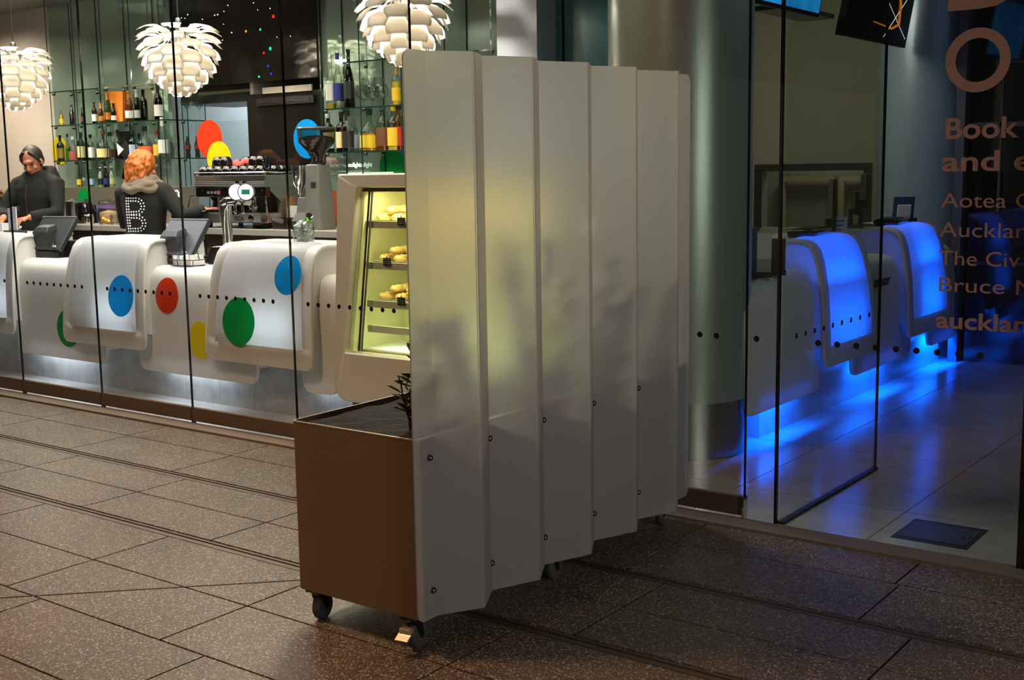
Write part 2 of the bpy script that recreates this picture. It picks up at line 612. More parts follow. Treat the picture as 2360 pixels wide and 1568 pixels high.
# dark glass wall right of the far column
dg = struct(MB().box(-2.86, 3.0, 9.90, 9.94, 0, TOP).done('wall_dark_glass', mat('dark_glass_wall', rgb(10, 12, 15), 0.06, 0, coat=0.5)))
mf = MB()
for x in (-2.62, -2.30, -1.5):
    mf.box(x, x+0.02, 9.885, 9.90, 1.2, 2.35)
mf.box(-2.64, 2.0, 9.885, 9.90, 2.34, 2.36).box(-2.86, 2.0, 9.885, 9.90, 1.86, 1.90).done('mullion', mat('grey_mullion', rgb(74, 76, 74), 0.5), dg)
MB().box(-2.86, 3.0, 9.888, 9.90, 0.78, 0.81).done('rail', mat('dim_rail', rgb(40, 44, 48), 0.5), dg)
struct(MB().box(-2.93, -2.86, 9.80, 9.95, 0, TOP).done('trim_6', mat('blue_grey_trim', rgb(92, 100, 118), 0.4, 0.4)))
struct(MB().box(3.0, 3.1, 4.9, 10, 0, TOP).done('wall_lobby_right', mat('dim_wall', rgb(40, 40, 44), 0.7)))


def column(name, x, y, label, m):
    t = struct(thing(name, None, None, (x, y, 0)))
    n = 64
    MB().lathe([(0.40, 0.315), (0.40, TOP)], n).done('shaft', m, t, smooth=True)
    MB().lathe([(0.385, 0.0), (0.385, 0.315)], n).done('steel_base', M_steel, t, smooth=True)
    return t


column('column', -3.303, 6.02, None, M_column)
column('column', -3.27, 10.2, None, M_column2)


# glazing of the shop front
def bay(n, x0, x1, z0, dots, plinth=True, edge=True):
    p = struct(MB().box(x0+0.003, x1-0.003, G-0.006, G+0.006, z0, TOP).done('window_%d' % n, M_pane))
    if edge:
        MB().box(x1-0.003, x1+0.003, G-0.0065, G+0.0065, z0, TOP).done('joint', mat('dark_joint', rgb(20, 22, 26), 0.12, 0.6, coat=0.3), p)
    for x in dots:
        disc_mesh((x, G-0.0062, 0.836), (0, -1, 0), 0.0135, 0.0012, 20).done('dot', M_dot, p)
    return p


EDG = [-9.136+0.971*i for i in range(8)]
for i in range(7):
    x0, x1 = EDG[i], EDG[i+1]
    d0 = {0: -8.98, 1: -8.012, 2: -7.052, 3: -6.083, 4: -5.115, 5: -4.144, 6: -3.155}[i]
    bay(i+1, x0, x1, 0.105, [d0+0.0838*k for k in range(9)])
    b = MB()
    b.box(x0+0.004, x1-0.004, G-0.012, G-0.006, 0.02, 0.106).box(x0+0.004, x1-0.004, G+0.006, G+0.022, 0.02, 0.106).box(x0+0.004, x1-0.004, G-0.006, G+0.006, 0.095, 0.105)
    struct(b.done('baseboard_%d' % (i+1), M_plinth))
    struct(MB().box(x0-0.004, x0+0.004, G-0.011, G+0.02, 0.0, 0.106).done('trim_%d' % (10+i), M_black))
struct(MB().box(-2.345, -2.335, G-0.02, G+0.02, 0.0, 0.11).done('trim_20', M_chrome))
bay(8, EDG[7], -2.187, 0.004, [-2.288])
d1 = struct(MB().box(-2.184, -1.15, G-0.006, G+0.006, 0.008, TOP).done('door_1', M_pane))
for k in range(9):
    disc_mesh((-2.002+0.0841*k, G-0.0062, 0.838), (0, -1, 0), 0.0135, 0.0012, 20).done('dot', M_dot, d1)
MB().box(-2.193, -2.181, G-0.009, G+0.009, 0.005, TOP).done('edge_seal', M_blackg, d1)
M_vinyl = mat('dusty_pink_vinyl', rgb(134, 106, 96), 0.6)
LX = -1.5
for s, meas, pl, pr_, base, cap, bold in (
        ('Book', 'Book', 2180, 2349, 320, 0.079, 0.02), ('and e', 'and', 2172, 2304, 394, 0.077, 0.02),
        ('Aotea C', 'Aotea', 2170, 2320, 478, 0.058, 0.0), ('Aucklan', 'Auckla', 2166, 2338, 545, 0.058, 0.0),
        ('The Civ', 'The', 2165, 2252, 610, 0.058, 0.0), ('Bruce M', 'Bruce', 2165, 2316, 671, 0.058, 0.0),
        ('aucklan', 'auckl', 2158, 2300, 754, 0.066, 0.02)):
    p0, p1 = on_y(pl, base, G), on_y(pr_, base, G)
    lettering('lettering', s, M_vinyl, (p0.x, G-0.0062, p0.z), (1, 0, 0), (0, 0, 1), p1.x-p0.x, cap, bold, d1, measure=meas)
ring = MB()
for z_, r_ in ((1.985, (0.122, 0.083)),):
    n = 48
    loops = []
    for rr, yy in ((r_[0], G-0.0062), (r_[0], G-0.0075), (r_[1], G-0.0075), (r_[1], G-0.0062)):
        loops.append([(-1.383+rr*math.cos(2*PI*i/n), yy, z_+rr*math.sin(2*PI*i/n)) for i in range(n)])
    ring.rings(loops+[loops[0]], False, False)
ring.done('lettering', M_vinyl, d1, weld=True)
lettering('lettering', 'B', M_vinyl, (on_y(2186, 20, G).x, G-0.0062, on_y(2186, 20, G).z), (1, 0, 0), (0, 0, 1), 0.25, 0.27, 0.03, d1)
struct(MB().box(-1.15, -1.06, G-0.05, G+0.05, 0, TOP).done('trim_21', M_blackg))
struct(MB().box(-1.06, 3.0, G-0.006, G+0.006, 0.008, TOP).done('window_22', M_pane))
# glass screen running back into the lobby, with its own row of dots and a floor channel
sx = -2.175
pg = struct(MB().box(sx-0.005, sx+0.005, 4.90, 6.09, 0.012, TOP).done('window_9', M_pane))
a, b = 5.02, 5.96
for k in range(9):
    y = on_x(1833+(2000.5-1833)*k/8, 773+(725.4-773)*k/8, sx).y
    disc_mesh((sx+0.0055, y, 0.838), (1, 0, 0), 0.0135, 0.0012, 20).done('dot', M_dot, pg)
MB().box(sx-0.014, sx+0.014, 4.90, 6.10, -0.002, 0.012).done('floor_channel', M_black, pg)
MB().box(sx-0.006, sx+0.006, 6.088, 6.098, 0.012, TOP).done('joint', mat('dark_joint', (0, 0, 0, 1)), pg)
# floor hatch in the lobby
ht = thing('floor_hatch', 'dark square access hatch set in the pale lobby floor', 'floor hatch', (-1.545, 5.15, 0))
M_hatch = mat('hatch_slate', rgb(62, 66, 72), 0.35)
MB().box(-0.16, 0.16, -0.163, 0.163, -0.004, 0.002).done('frame', mat('hatch_frame', rgb(44, 47, 52), 0.35, 0.4), ht)
MB().box(-0.142, 0.142, -0.125, 0.125, 0.002, 0.004).done('cover', M_hatch, ht)
for x in (0.10, 0.128):
    MB().box(x-0.002, x+0.002, -0.03, 0.02, 0.004, 0.006).done('slot', M_black, ht)

# ================================================================== folded-sheet counters
def resample(poly, step):
    out = [poly[0]]
    for (a, b), (c, d) in zip(poly, poly[1:]):
        n = max(1, round(math.hypot(c-a, d-b)/step))
        out += [(a+(c-a)*k/n, b+(d-b)*k/n) for k in range(1, n+1)]
    return out


HI = resample([(-0.42, 1.137), (-0.02, 1.137), (0.03, 1.131), (0.07, 1.11), (0.10, 1.075), (0.13, 1.0), (0.152, 0.90), (0.170, 0.79), (0.183, 0.68), (0.192, 0.56), (0.198, 0.45), (0.20, 0.36)], 0.035)
LO = resample([(-0.42, 0.952), (-0.03, 0.952), (0.02, 0.944), (0.055, 0.92), (0.08, 0.88), (0.097, 0.80), (0.107, 0.68), (0.113, 0.5), (0.117, 0.35), (0.12, 0.205)], 0.035)


def hood(kind, u0, u1, to_world, label, origin, flare=0.06, group=None, panel=True, name='counter_hood'):
    """One folded sheet: flat top, rounded nose, front leaning out and flaring to rounded bottom corners."""
    prof = HI if kind == 'hi' else LO
    zt, zb = prof[0][1], prof[-1][1]
    if kind != 'hi':
        flare, panel = 0.0, False
    c, hb = (u0+u1)/2, (u1-u0)/2
    T = thing(name, label, 'counter', origin, 0, group)

    def hw(z):
        t = min(1, max(0, (zt-z)/(zt-zb)))
        h = hb - flare*(1-t)**1.5
        r = 0.07
        d = z-zb
        if d < r:
            h -= r-math.sqrt(max(0, r*r-(r-d)**2))
        return h

    # densify near the bottom corner
    pts = prof[:-1]
    (v0, z0), (v1, z1) = prof[-2], prof[-1]
    for k in range(1, 7):
        s = math.sin(k/6*PI/2)
        pts = pts + [(v0+(v1-v0)*s, z0+(z1-z0)*s)]
    normals = []
    for i in range(len(pts)):
        a, b = pts[max(i-1, 0)], pts[min(i+1, len(pts)-1)]
        t = Vector((b[0]-a[0], b[1]-a[1])).normalized()
        normals.append((-t.y, t.x) if False else (-t[1], t[0]))
    normals = [(-n[0], -n[1]) if (n[0] < -0.2 or (abs(n[0]) <= 0.2 and n[1] < 0)) else n for n in normals]
    # columns across the sheet; fixed distances from each side for the border
    def cols(h):
        if kind != 'hi':
            return [-h, -h+0.012] + [-h+0.012+(2*h-0.024)*k/6 for k in range(1, 6)] + [h-0.012, h]
        m, m2 = 0.095, 0.118
        inner = h-m2
        return [-h, -h+0.012, -h+m, -inner] + [-inner+2*inner*k/6 for k in range(1, 6)] + [inner, h-m, h-0.012, h]
    rows_panel = [i for i, (v, z) in enumerate(pts) if (v > -0.10 and z > zb+0.115)] if panel else []
    lo, hi_ = (min(rows_panel), max(rows_panel)) if rows_panel else (1, 0)
    bm = MB()
    grid = []
    for i, (v, z) in enumerate(pts):
        grid.append([bm.b.verts.new(to_world(c+u, v, z)) for u in cols(hw(z))])
    nc = len(grid[0])
    for i in range(len(pts)-1):
        for j in range(nc-1):
            if rows_panel and lo <= i < hi_ and 2 <= j < nc-3:
                continue
            bm.b.faces.new((grid[i][j], grid[i][j+1], grid[i+1][j+1], grid[i+1][j]))
    o = bm.done('sheet', M_white, T, smooth=True, world=True)
    md = o.modifiers.new('thickness', 'SOLIDIFY')
    md.thickness = 0.024
    md.offset = 1 if False else -1
    # make sure the thickness goes inward
    f = o.data.polygons[len(o.data.polygons)//2]
    if rows_panel:
        pb = MB()
        pg_ = []
        for i in range(lo, hi_+1):
            v, z = pts[i]
            nv, nz = normals[i]
            row = []
            cc = cols(hw(z))[2:nc-2]
            for j, u in enumerate(cc):
                k = 0.0 if (i in (lo, hi_) or j in (0, len(cc)-1)) else 0.012
                row.append(pb.b.verts.new(to_world(c+u, v+nv*k, z+nz*k)))
            pg_.append(row)
        for i in range(len(pg_)-1):
            for j in range(len(pg_[0])-1):
                pb.b.faces.new((pg_[i][j], pg_[i][j+1], pg_[i+1][j+1], pg_[i+1][j]))
        q = pb.done('front_panel', M_panel, T, smooth=True, world=True)
        q['label'] = 'slightly raised translucent centre panel'
    # side cheeks
    for sgn in (-1, 1):
        up = [(v, z-0.004) for v, z in pts if z > zb+0.10]
        if kind == 'hi':
            poly = up + [(0.10, zb+0.10), (0.02, 0.90), (-0.42, 0.90)]
        else:
            poly = up + [(0.0, zb+0.10), (0.0, 0.85), (-0.42, 0.85)]
        ck = MB()
        rr = []
        for d in (0.016, 0.030):
            rr.append([to_world(c+sgn*(hw(z)-d), v, z) for v, z in poly])
        ck.rings(rr)
        ck.done('side_cheek', M_panel if to_world is lobby else M_white, T, world=True)
    return T, (lambda u, z: _front(pts, normals, to_world, u, z, panel))


def _front(pts, normals, to_world, u, z, panel):
    for i in range(len(pts)-1):
        (a, b), (c, d) = pts[i], pts[i+1]
        if b >= z >= d and b != d:
            t = (b-z)/(b-d)
            v = a+(c-a)*t
            n = normals[i]
            k = 0.0135 if panel else 0.0015
            return to_world(u, v+n[0]*k, z+n[1]*k), n
    raise ValueError


CB = 5.40   # face of the marble base


def cafe(u, v, z):
    return Vector((u, CB-v, z))


def lobby(u, v, z):
    return Vector((-3.0+v, u, z))


def decal(T, surf, u, z, r, m, label, cut=None, world=cafe):
    """Round sticker that follows the curve of the sheet; 'cut' limits it in u."""
    mb = MB()
    n = 36
    rr = []
    cen = mb.b.verts.new(surf(u, z)[0])
    prev = None
    ringv = []
    for k in range(n):
        a = 2*PI*k/n
        uu, zz = u+r*math.cos(a), z+r*math.sin(a)
        if cut:
            uu = min(max(uu, cut[0]), cut[1])
        line = []
        for t in (0.33, 0.66, 1.0):
            line.append(mb.b.verts.new(surf(u+(uu-u)*t, z+(zz-z)*t)[0]))
        ringv.append(line)
    for k in range(n):
        A, B = ringv[k], ringv[(k+1) % n]
        mb.b.faces.new((cen, A[0], B[0]))
        for t in range(2):
            mb.b.faces.new((A[t], A[t+1], B[t+1], B[t]))
    o = mb.done('dot_sticker', m, T, smooth=True, world=True)
    o['label'] = label
    return o


M_blue = translucent('sticker_blue', rgb(8, 158, 240), rgb(8, 158, 240), 0.3, 0.3)
M_red = translucent('sticker_red', rgb(236, 66, 28), rgb(236, 66, 28), 0.3, 0.3)
M_green = translucent('sticker_green', rgb(0, 162, 70), rgb(0, 162, 70), 0.3, 0.3)
M_yellow = translucent('sticker_yellow', rgb(250, 226, 24), rgb(250, 226, 24), 0.3, 0.3)

# marble base of the cafe counter
mb = MB()
x = -10.9
M_joint = M_grout
while x < -5.36:
    mb.box(x, min(x+0.358, -5.30), CB, CB+0.03, 0, 0.86)
    x += 0.36
base = thing('marble_counter', 'grey marble clad base under the white cafe counter', 'counter base', (-7.3, CB+0.2, 0))
mb.done('marble_facing', M_marble, base, world=True)
MB().box(-10.9, -5.30, CB+0.03, CB+0.38, 0.0, 0.915).done('carcass', mat('dark_carcass', rgb(60, 58, 56), 0.7), base, world=True)

H1, s1 = hood('hi', -9.80, -8.78, cafe, 'white high counter hood at the left edge, nearest the woman in black', (-9.3, CB, 0))
L1, t1 = hood('lo', -8.87, -7.70, cafe, 'low white counter section with a green dot, beside the left edge', (-8.3, CB, 0))
H2, s2 = hood('hi', -8.12, -7.12, cafe, 'white high counter hood with one blue dot, in front of the orange-haired barista', (-7.6, CB, 0))
L2, t2 = hood('lo', -7.30, -6.05, cafe, 'low white counter section with red and yellow dots', (-6.6, CB, 0))
H3, s3 = hood('hi', -6.467, -5.43, cafe, 'white high counter hood with green and blue dots', (-5.95, CB, 0))
L3, t3 = hood('lo', -5.62, -5.31, cafe, 'low white counter section half hidden by the pastry cabinet', (-5.0, CB, 0))


def at_front(px, py, v):
    p = on_y(px, py, CB-v)
    return p.x, p.z


u, z = at_front(278, 683, 0.19)
decal(H2, s2, u, z, 0.148, M_blue, 'blue round sticker')
u, z = at_front(383, 682, 0.107)
decal(L2, t2, u, z, 0.125, M_red, 'red round sticker')
u, z = at_front(462, 785, 0.115)
decal(L2, t2, u, z, 0.13, M_yellow, 'yellow round sticker')
u, z = at_front(157, 757, 0.115)
decal(L1, t1, u, z, 0.145, M_green, 'green round sticker')
u, z = at_front(552, 742, 0.19)
decal(H3, s3, u, z, 0.158, M_green, 'green round sticker')
u, z = at_front(660, 637, 0.165)
decal(H3, s3, u, z, 0.12, M_blue, 'blue round sticker')
u, z = at_front(-14, 608, 0.16)
decal(H1, s1, u, z, 0.09, M_red, 'red round sticker')
# strip lights behind the translucent hoods and under the low sections
for a, b in ((-9.8, -8.78), (-8.12, -7.12), (-6.467, -5.43)):
    c = (a+b)/2
    area('hood_light', (c, CB-0.035, 0.62), (c, CB-1, 0.62), 0.86, 0.16, 0.8, (0.82, 0.93, 1.0))
for a, b in ((-8.87, -7.9), (-7.25, -6.3), (-5.6, -5.32)):
    c = (a+b)/2
    area('under_counter_light', (c, CB-0.06, 0.30), (c, CB-0.075, 0), (b-a)*0.68, 0.03, 1.7*(b-a), (0.80, 0.88, 1.0))

# lobby ticket counter: same family of sheets, lit blue, running back from the column
lb = thing('marble_counter', 'pale stone base of the blue-lit ticket counter', 'counter base', (-3.2, 8.1, 0))
MB().box(-3.38, -3.0, 6.44, 9.78, 0, 0.915).done('stone_block', M_tile, lb, world=True)
hood('lo', 6.02, 7.05, lobby, 'low ticket counter section nearest the shop front, beside the round column', (-3.0, 6.5, 0))
hood('hi', 6.93, 7.83, lobby, 'blue-lit ticket counter hood nearer the shop front', (-3.0, 7.4, 0))
lo2, tl2 = hood('lo', 7.60, 8.75, lobby, 'low ticket counter section between the two blue-lit hoods', (-3.0, 8.2, 0))
hood('hi', 8.46, 9.42, lobby, 'blue-lit ticket counter hood farther from the shop front', (-3.0, 8.9, 0))
hood('lo', 9.15, 9.80, lobby, 'low ticket counter end section beside the far column', (-3.0, 9.5, 0))
BL = (0.0, 0.10, 1.0)
for a, b in ((6.93, 7.83), (8.46, 9.42)):
    c = (a+b)/2
    area('hood_light_blue', (-2.965, c, 0.60), (0, c, 0.62), b-a-0.12, 0.22, 3.0, BL)
    area('hood_light_blue_top', (-2.94, c, 0.86), (-2.9, c, 1.2), b-a-0.16, 0.05, 2.6, BL)
for a, b in ((6.15, 6.95), (7.75, 8.5), (9.25, 9.8)):
    c = (a+b)/2
    area('under_counter_light_blue', (-2.93, c, 0.28), (-2.86, c, 0), b-a-0.1, 0.03, 11, BL)
p0, p1 = on_x(2009, 660, -2.895), on_x(2046, 655, -2.895)
lettering('lettering', 'tmaster', M_dot, (-2.886, p0.y, p0.z-0.01), (0, 1, 0), (0.16, 0, 0.98), p1.y-p0.y, 0.075, 0.01, lo2, depth=0.003).location = -lo2.location

# ================================================================== pastry cabinet
M_case = mat('cream_white_cabinet', rgb(214, 208, 192), 0.4, var=0.03)
M_liner = mat('cabinet_liner', rgb(206, 200, 150), 0.35, var=0.05)
CX = (-5.29+-3.58)/2
case = thing('pastry_cabinet', 'tall white pastry display cabinet with lit glass front beside the counter', 'display cabinet', (CX, 5.5, 0))


def fy(z):
    return 5.20+(z-0.2)*0.1/1.38


def loop(corners, radii, n=8):
    """Rounded polygon through four corners (x, z)."""
    out = []
    m = len(corners)
    for i in range(m):
        p = Vector(corners[i])
        a = (Vector(corners[i-1])-p).normalized()
        b = (Vector(corners[(i+1) % m])-p).normalized()
        r = radii[i]
        for k in range(n):
            t = k/(n-1)
            p0, p2 = p+a*r, p+b*r
            out.append(p0*(1-t)**2+p*2*t*(1-t)+p2*t*t)
    return out


outer = loop([(-5.275, 0.2), (-3.58, 0.2), (-3.60, 1.582), (-5.27, 1.582)], [0.13, 0.13, 0.012, 0.012])
inner = loop([(-5.185, 0.50), (-3.68, 0.50), (-3.76, 1.50), (-5.095, 1.50)], [0.035, 0.035, 0.025, 0.025])
mb = MB()
mb.rings([[(p.x, 5.80, p.y) for p in outer], [(p.x, fy(p.y)+0.012, p.y) for p in outer], [(p.x+(CX-p.x)*0.012, fy(p.y), p.y+(0.9-p.y)*0.012) for p in outer],
          [(p.x+(CX-p.x)*-0.012, fy(p.y), p.y+(1.0-p.y)*-0.012) for p in inner], [(p.x, fy(p.y)+0.010, p.y) for p in inner], [(p.x, fy(p.y)+0.07, p.y) for p in inner]], True, False)
MB().box(-5.12, -3.74, 5.42, 5.76, 0.0, 0.21).done('plinth', mat('dark_plinth', rgb(36, 36, 36), .6), case, world=True)
mb.done('cabinet_shell', M_case, case, smooth=True, world=True)
mb = MB()
mb.rings([[(p.x, fy(p.y)+0.07, p.y) for p in inner], [(p.x, 5.76, p.y) for p in inner]], False, True)
mb.done('liner', M_liner, case, smooth=True, world=True)
mb = MB()
mb.rings([[(p.x*0.995+CX*0.005, fy(p.y)+d, p.y*0.996+1.0*0.004) for p in inner] for d in (0.050, 0.056)])
mb.done('glass_front', M_pane, case, world=True)
for k, xx in ((0, -5.075), (1, -5.052)):
    mb = MB()
    mb.tube([(xx-0.055, fy(0.5)+0.075, 0.505), (xx+0.012, fy(1.5)+0.075, 1.495)], 0.009, 4)
    mb.done('upright', M_steel if k else mat('bronze_trim', rgb(70, 58, 44), 0.4, 0.5), case, world=True)
M_tray = mat('white_tray', rgb(226, 224, 212), 0.35)
SH = [1.285, 1.035, 0.80, 0.645]
for z in SH:
    sh = MB().box(-5.12, -3.80, 5.385, 5.72, z-0.008, z).done('shelf', M_shelf, case, world=True)
    MB().box(-5.12, -4.60, 5.372, 5.385, z-0.03, z+0.012).box(-4.575, -3.80, 5.372, 5.385, z-0.03, z+0.012).done('price_rail', M_tray, sh)
MB().box(-5.10, -3.80, 5.34, 5.40, 1.475, 1.498).done('top_lamp', mat('grey_lamp_bar', rgb(88, 88, 80), 0.4), case, world=True)
MB().box(-5.15, -3.72, 5.33, 5.74, 0.502, 0.512).done('base_tray', M_tray, case, world=True)
YG = (1.0, 0.92, 0.52)
area('cabinet_light', (CX, 5.40, 1.465), (CX, 5.55, 0.9), 1.2, 0.04, 7.0, YG)
for z in SH[:3]:
    area('cabinet_shelf_light', (CX, 5.40, z-0.035), (CX, 5.56, z-0.3), 1.2, 0.02, 1.8, YG)
area('cabinet_base_light', (CX, 5.40, 0.61), (CX, 5.5, 0.5), 1.2, 0.02, 1.6, (0.9, 1.0, 0.75))

M_bun = mat('baked_bun', rgb(214, 178, 104), 0.5, var=0.25, scale=30, bump=0.2)
M_bun2 = mat('browned_pastry', rgb(176, 112, 52), 0.45, var=0.3, scale=40, bump=0.2)
M_cheese = mat('grated_topping', rgb(236, 212, 120), 0.6)
M_cream2 = mat('icing', rgb(244, 238, 222), 0.4)


def tray(x0, x1, z, y0=5.42, y1=5.68):
    t = thing('serving_tray', None, 'tray', ((x0+x1)/2, (y0+y1)/2, z))
    mb = MB()
    w_, d_ = (x1-x0)/2, (y1-y0)/2
    mb.rings([[(-w_, -d_, 0.001), (w_, -d_, 0.001), (w_, d_, 0.001), (-w_, d_, 0.001)], [(-w_-0.012, -d_-0.012, 0.018), (w_+0.012, -d_-0.012, 0.018), (w_+0.012, d_+0.012, 0.018), (-w_-0.012, d_+0.012, 0.018)],
              [(-w_-0.008, -d_-0.008, 0.018), (w_+0.008, -d_-0.008, 0.018), (w_+0.008, d_+0.008, 0.018), (-w_-0.008, d_+0.008, 0.018)], [(-w_+0.003, -d_+0.003, 0.005), (w_-0.003, -d_+0.003, 0.005), (w_-0.003, d_-0.003, 0.005), (-w_+0.003, d_-0.003, 0.005)]])
    mb.done('dish', M_tray, t)
    return t


for lab, x0, x1, z in (('white tray of loaves on the top shelf of the pastry cabinet', -5.08, -4.62, SH[0]), ('white tray of filled rolls on the second shelf of the cabinet', -5.08, -4.62, SH[1]),
                       ('white tray of topped buns on the third shelf of the cabinet', -5.08, -4.62, SH[2]), ('white tray on the right of the second cabinet shelf', -4.55, -4.15, SH[1]),
                       ('white tray on the right of the top cabinet shelf', -4.55, -4.15, SH[0]), ('white tray on the right of the third cabinet shelf', -4.55, -4.15, SH[2])):
    tray(x0, x1, z)['label'] = lab
random.seed(5)


def bun_mesh(l, w_, h, topping):
    t = thing('filled_roll', None, 'pastry')
    mb = MB()
    n = 14
    rr = []
    for k in range(9):
        a = PI*k/8
        s = max(math.sin(a), 0.08)**0.6
        rr.append([(-l*math.cos(a), w_*s*math.cos(2*PI*i/n), h*0.5+h*0.5*s*math.sin(2*PI*i/n)*(1 if i < n/2 else 0.85)) for i in range(n)])
    mb.rings(rr).done('bread', M_bun if topping else M_bun2, t, smooth=True)
    if topping:
        q = MB()
        for k in range(16):
            x, y, a = random.uniform(-l*0.7, l*0.7), random.uniform(-w_*0.6, w_*0.6), random.uniform(0, PI)
            zz = h*(0.92-0.25*(x/l)**2-0.3*(y/w_)**2)
            q.tube([(x-0.011*math.cos(a), y-0.011*math.sin(a), zz), (x, y, zz+0.006), (x+0.011*math.cos(a), y+0.011*math.sin(a), zz)], 0.003, 5)
        q.done('grated_topping', M_cheese, t)
    else:
        q = MB()
        q.ball((0, 0, h*0.98), (l*0.55, w_*0.5, h*0.16), 10, 6).done('icing', M_cream2, t, smooth=True)
    return t


b1, b2 = bun_mesh(0.058, 0.032, 0.05, True), bun_mesh(0.05, 0.036, 0.05, False)
first = {1: True, 2: True}
NM = {0: 'top', 1: 'second', 2: 'third'}
for si in range(3):
    for side, x0, x1, proto, kind in (('left', -5.04, -4.66, b1, 1), ('right', -4.52, -4.18, b2, 2)):
        lab = ('golden roll with grated topping piled on the %s shelf of the pastry cabinet, left tray' if kind == 1 else 'browned iced pastry on the %s shelf of the pastry cabinet, right tray') % NM[si]
        grp = 'rolls and pastries, %s cabinet shelf, %s tray' % (NM[si], side)
        spots = [(x0+(x1-x0)*i/3, 5.47+0.085*j, 0.006) for i in range(4) for j in range(3)]
        if kind == 1:
            spots += [(x0+0.05+(x1-x0-0.1)*i/2, 5.51+0.085*j, 0.05) for i in range(3) for j in range(2)]
        for x, y, dz in spots:
            if kind == 2 and random.random() < 0.4:
                continue
            loc = (x+random.uniform(-.006, .006), y+random.uniform(-.006, .006), SH[si]+dz)
            if first[kind]:
                o = proto
                o.location, o.rotation_euler = loc, (0, 0, PI/2+random.uniform(-.2, .2))
                first[kind] = False
            else:
                o = dup(proto, loc, PI/2+random.uniform(-.25, .25))
            o['label'], o['group'] = lab, grp
M_slate = mat('chalk_tag_black', rgb(28, 30, 32), 0.6)
M_chalk = mat('chalk', rgb(210, 214, 210), 0.8)
for px, py, lab in ((925, 511, 'small black price tag on the top shelf rail of the pastry cabinet'), (892, 604, 'small black price tag on the second shelf rail of the cabinet'), (925, 695, 'small black price tag on the third shelf rail of the cabinet')):
    p = on_y(px, py, 5.362)
    t = thing('price_tag', lab, 'price tag', p)
    MB().box(-0.03, 0.03, -0.003, 0.003, -0.024, 0.024).done('tag', M_slate, t)
    q = MB()
    for k in range(3):
        for j in range(4):
            if random.random() < 0.85:
                x = -0.022+0.012*j
                q.box(x, x+random.uniform(0.004, 0.009), -0.0042, -0.003, 0.012-0.012*k, 0.016-0.012*k)
    q.done('chalk_writing', M_chalk, t)
    MB().box(-0.005, 0.005, -0.001, 0.004, 0.02, 0.035).done('clip', M_cream2, t)

# ================================================================== planter with folded screen
M_planter = mat('bronze_planter_metal', rgb(116, 95, 73), 0.5, 0.3, var=0.05, scale=5)
M_rim = mat('planter_rim', rgb(150, 132, 112), 0.4, 0.5)
M_soil = mat('black_soil', rgb(5, 5, 4), 1.0, bump=0.8, scale=60)
PX0, PX1, PY0, PY1, PZ0, PZ1 = -3.113, -2.532, 2.862, 4.74, 0.1215, 0.733
pl = thing('planter_screen', 'bronze wheeled planter box carrying a tall folded frosted screen', 'planter', ((PX0+PX1)/2, (PY0+PY1)/2, 0))
SK = -0.030/1.9     # the planter stands a little skewed to the shop front


def skew(x, y):
    return x+(y-2.886)*SK


def rrect(x0, x1, y0, y1, r, n=5):
    out = []
    for cx, cy, a0 in ((x0+r, y0+r, PI), (x1-r, y0+r, 1.5*PI), (x1-r, y1-r, 0), (x0+r, y1-r, PI/2)):
        for k in range(n):
            a = a0+PI/2*k/(n-1)
            out.append((cx+r*math.cos(a), cy+r*math.sin(a)))
    return out


o_, i_ = rrect(PX0, PX1, PY0, PY1, 0.02), rrect(PX0+0.006, PX1-0.006, PY0+0.006, PY1-0.006, 0.015)
mb = MB()
mb.rings([[(skew(x, y), y, z) for x, y in lp] for lp, z in ((o_, PZ0), (o_, PZ1), (i_, PZ1), (i_, PZ1-0.08))], True, False)
mb.done('box', M_planter, pl, smooth=True, world=True)
mb = MB()
mb.rings([[(skew(x, y), y, z) for x, y in lp] for lp, z in ((rrect(PX0-0.001, PX1+0.001, PY0-0.001, PY1+0.001, 0.02), PZ1-0.004), (rrect(PX0-0.001, PX1+0.001, PY0-0.001, PY1+0.001, 0.02), PZ1+0.0015), (i_, PZ1+0.0015), (i_, PZ1-0.006))], False, False)
mb.done('rim', M_rim, pl, smooth=True, world=True)
mb = MB()
nx, ny = 8, 30
gv = [[mb.b.verts.new((skew(PX0+0.006+(PX1-PX0-0.012)*i/nx, PY0), PY0+0.006+(PY1-PY0-0.012)*j/ny, 0.722+random.uniform(-.005, .005)+(0.0 if 0 < i < nx else -0.004))) for i in range(nx+1)] for j in range(ny+1)]
for row in gv:
    for v in row:
        v.co.x += (v.co.y-PY0)*SK
for j in range(ny):
    for i in range(nx):
        mb.b.faces.new((gv[j][i], gv[j][i+1], gv[j+1][i+1], gv[j+1][i]))
mb.done('soil', M_soil, pl, world=True)


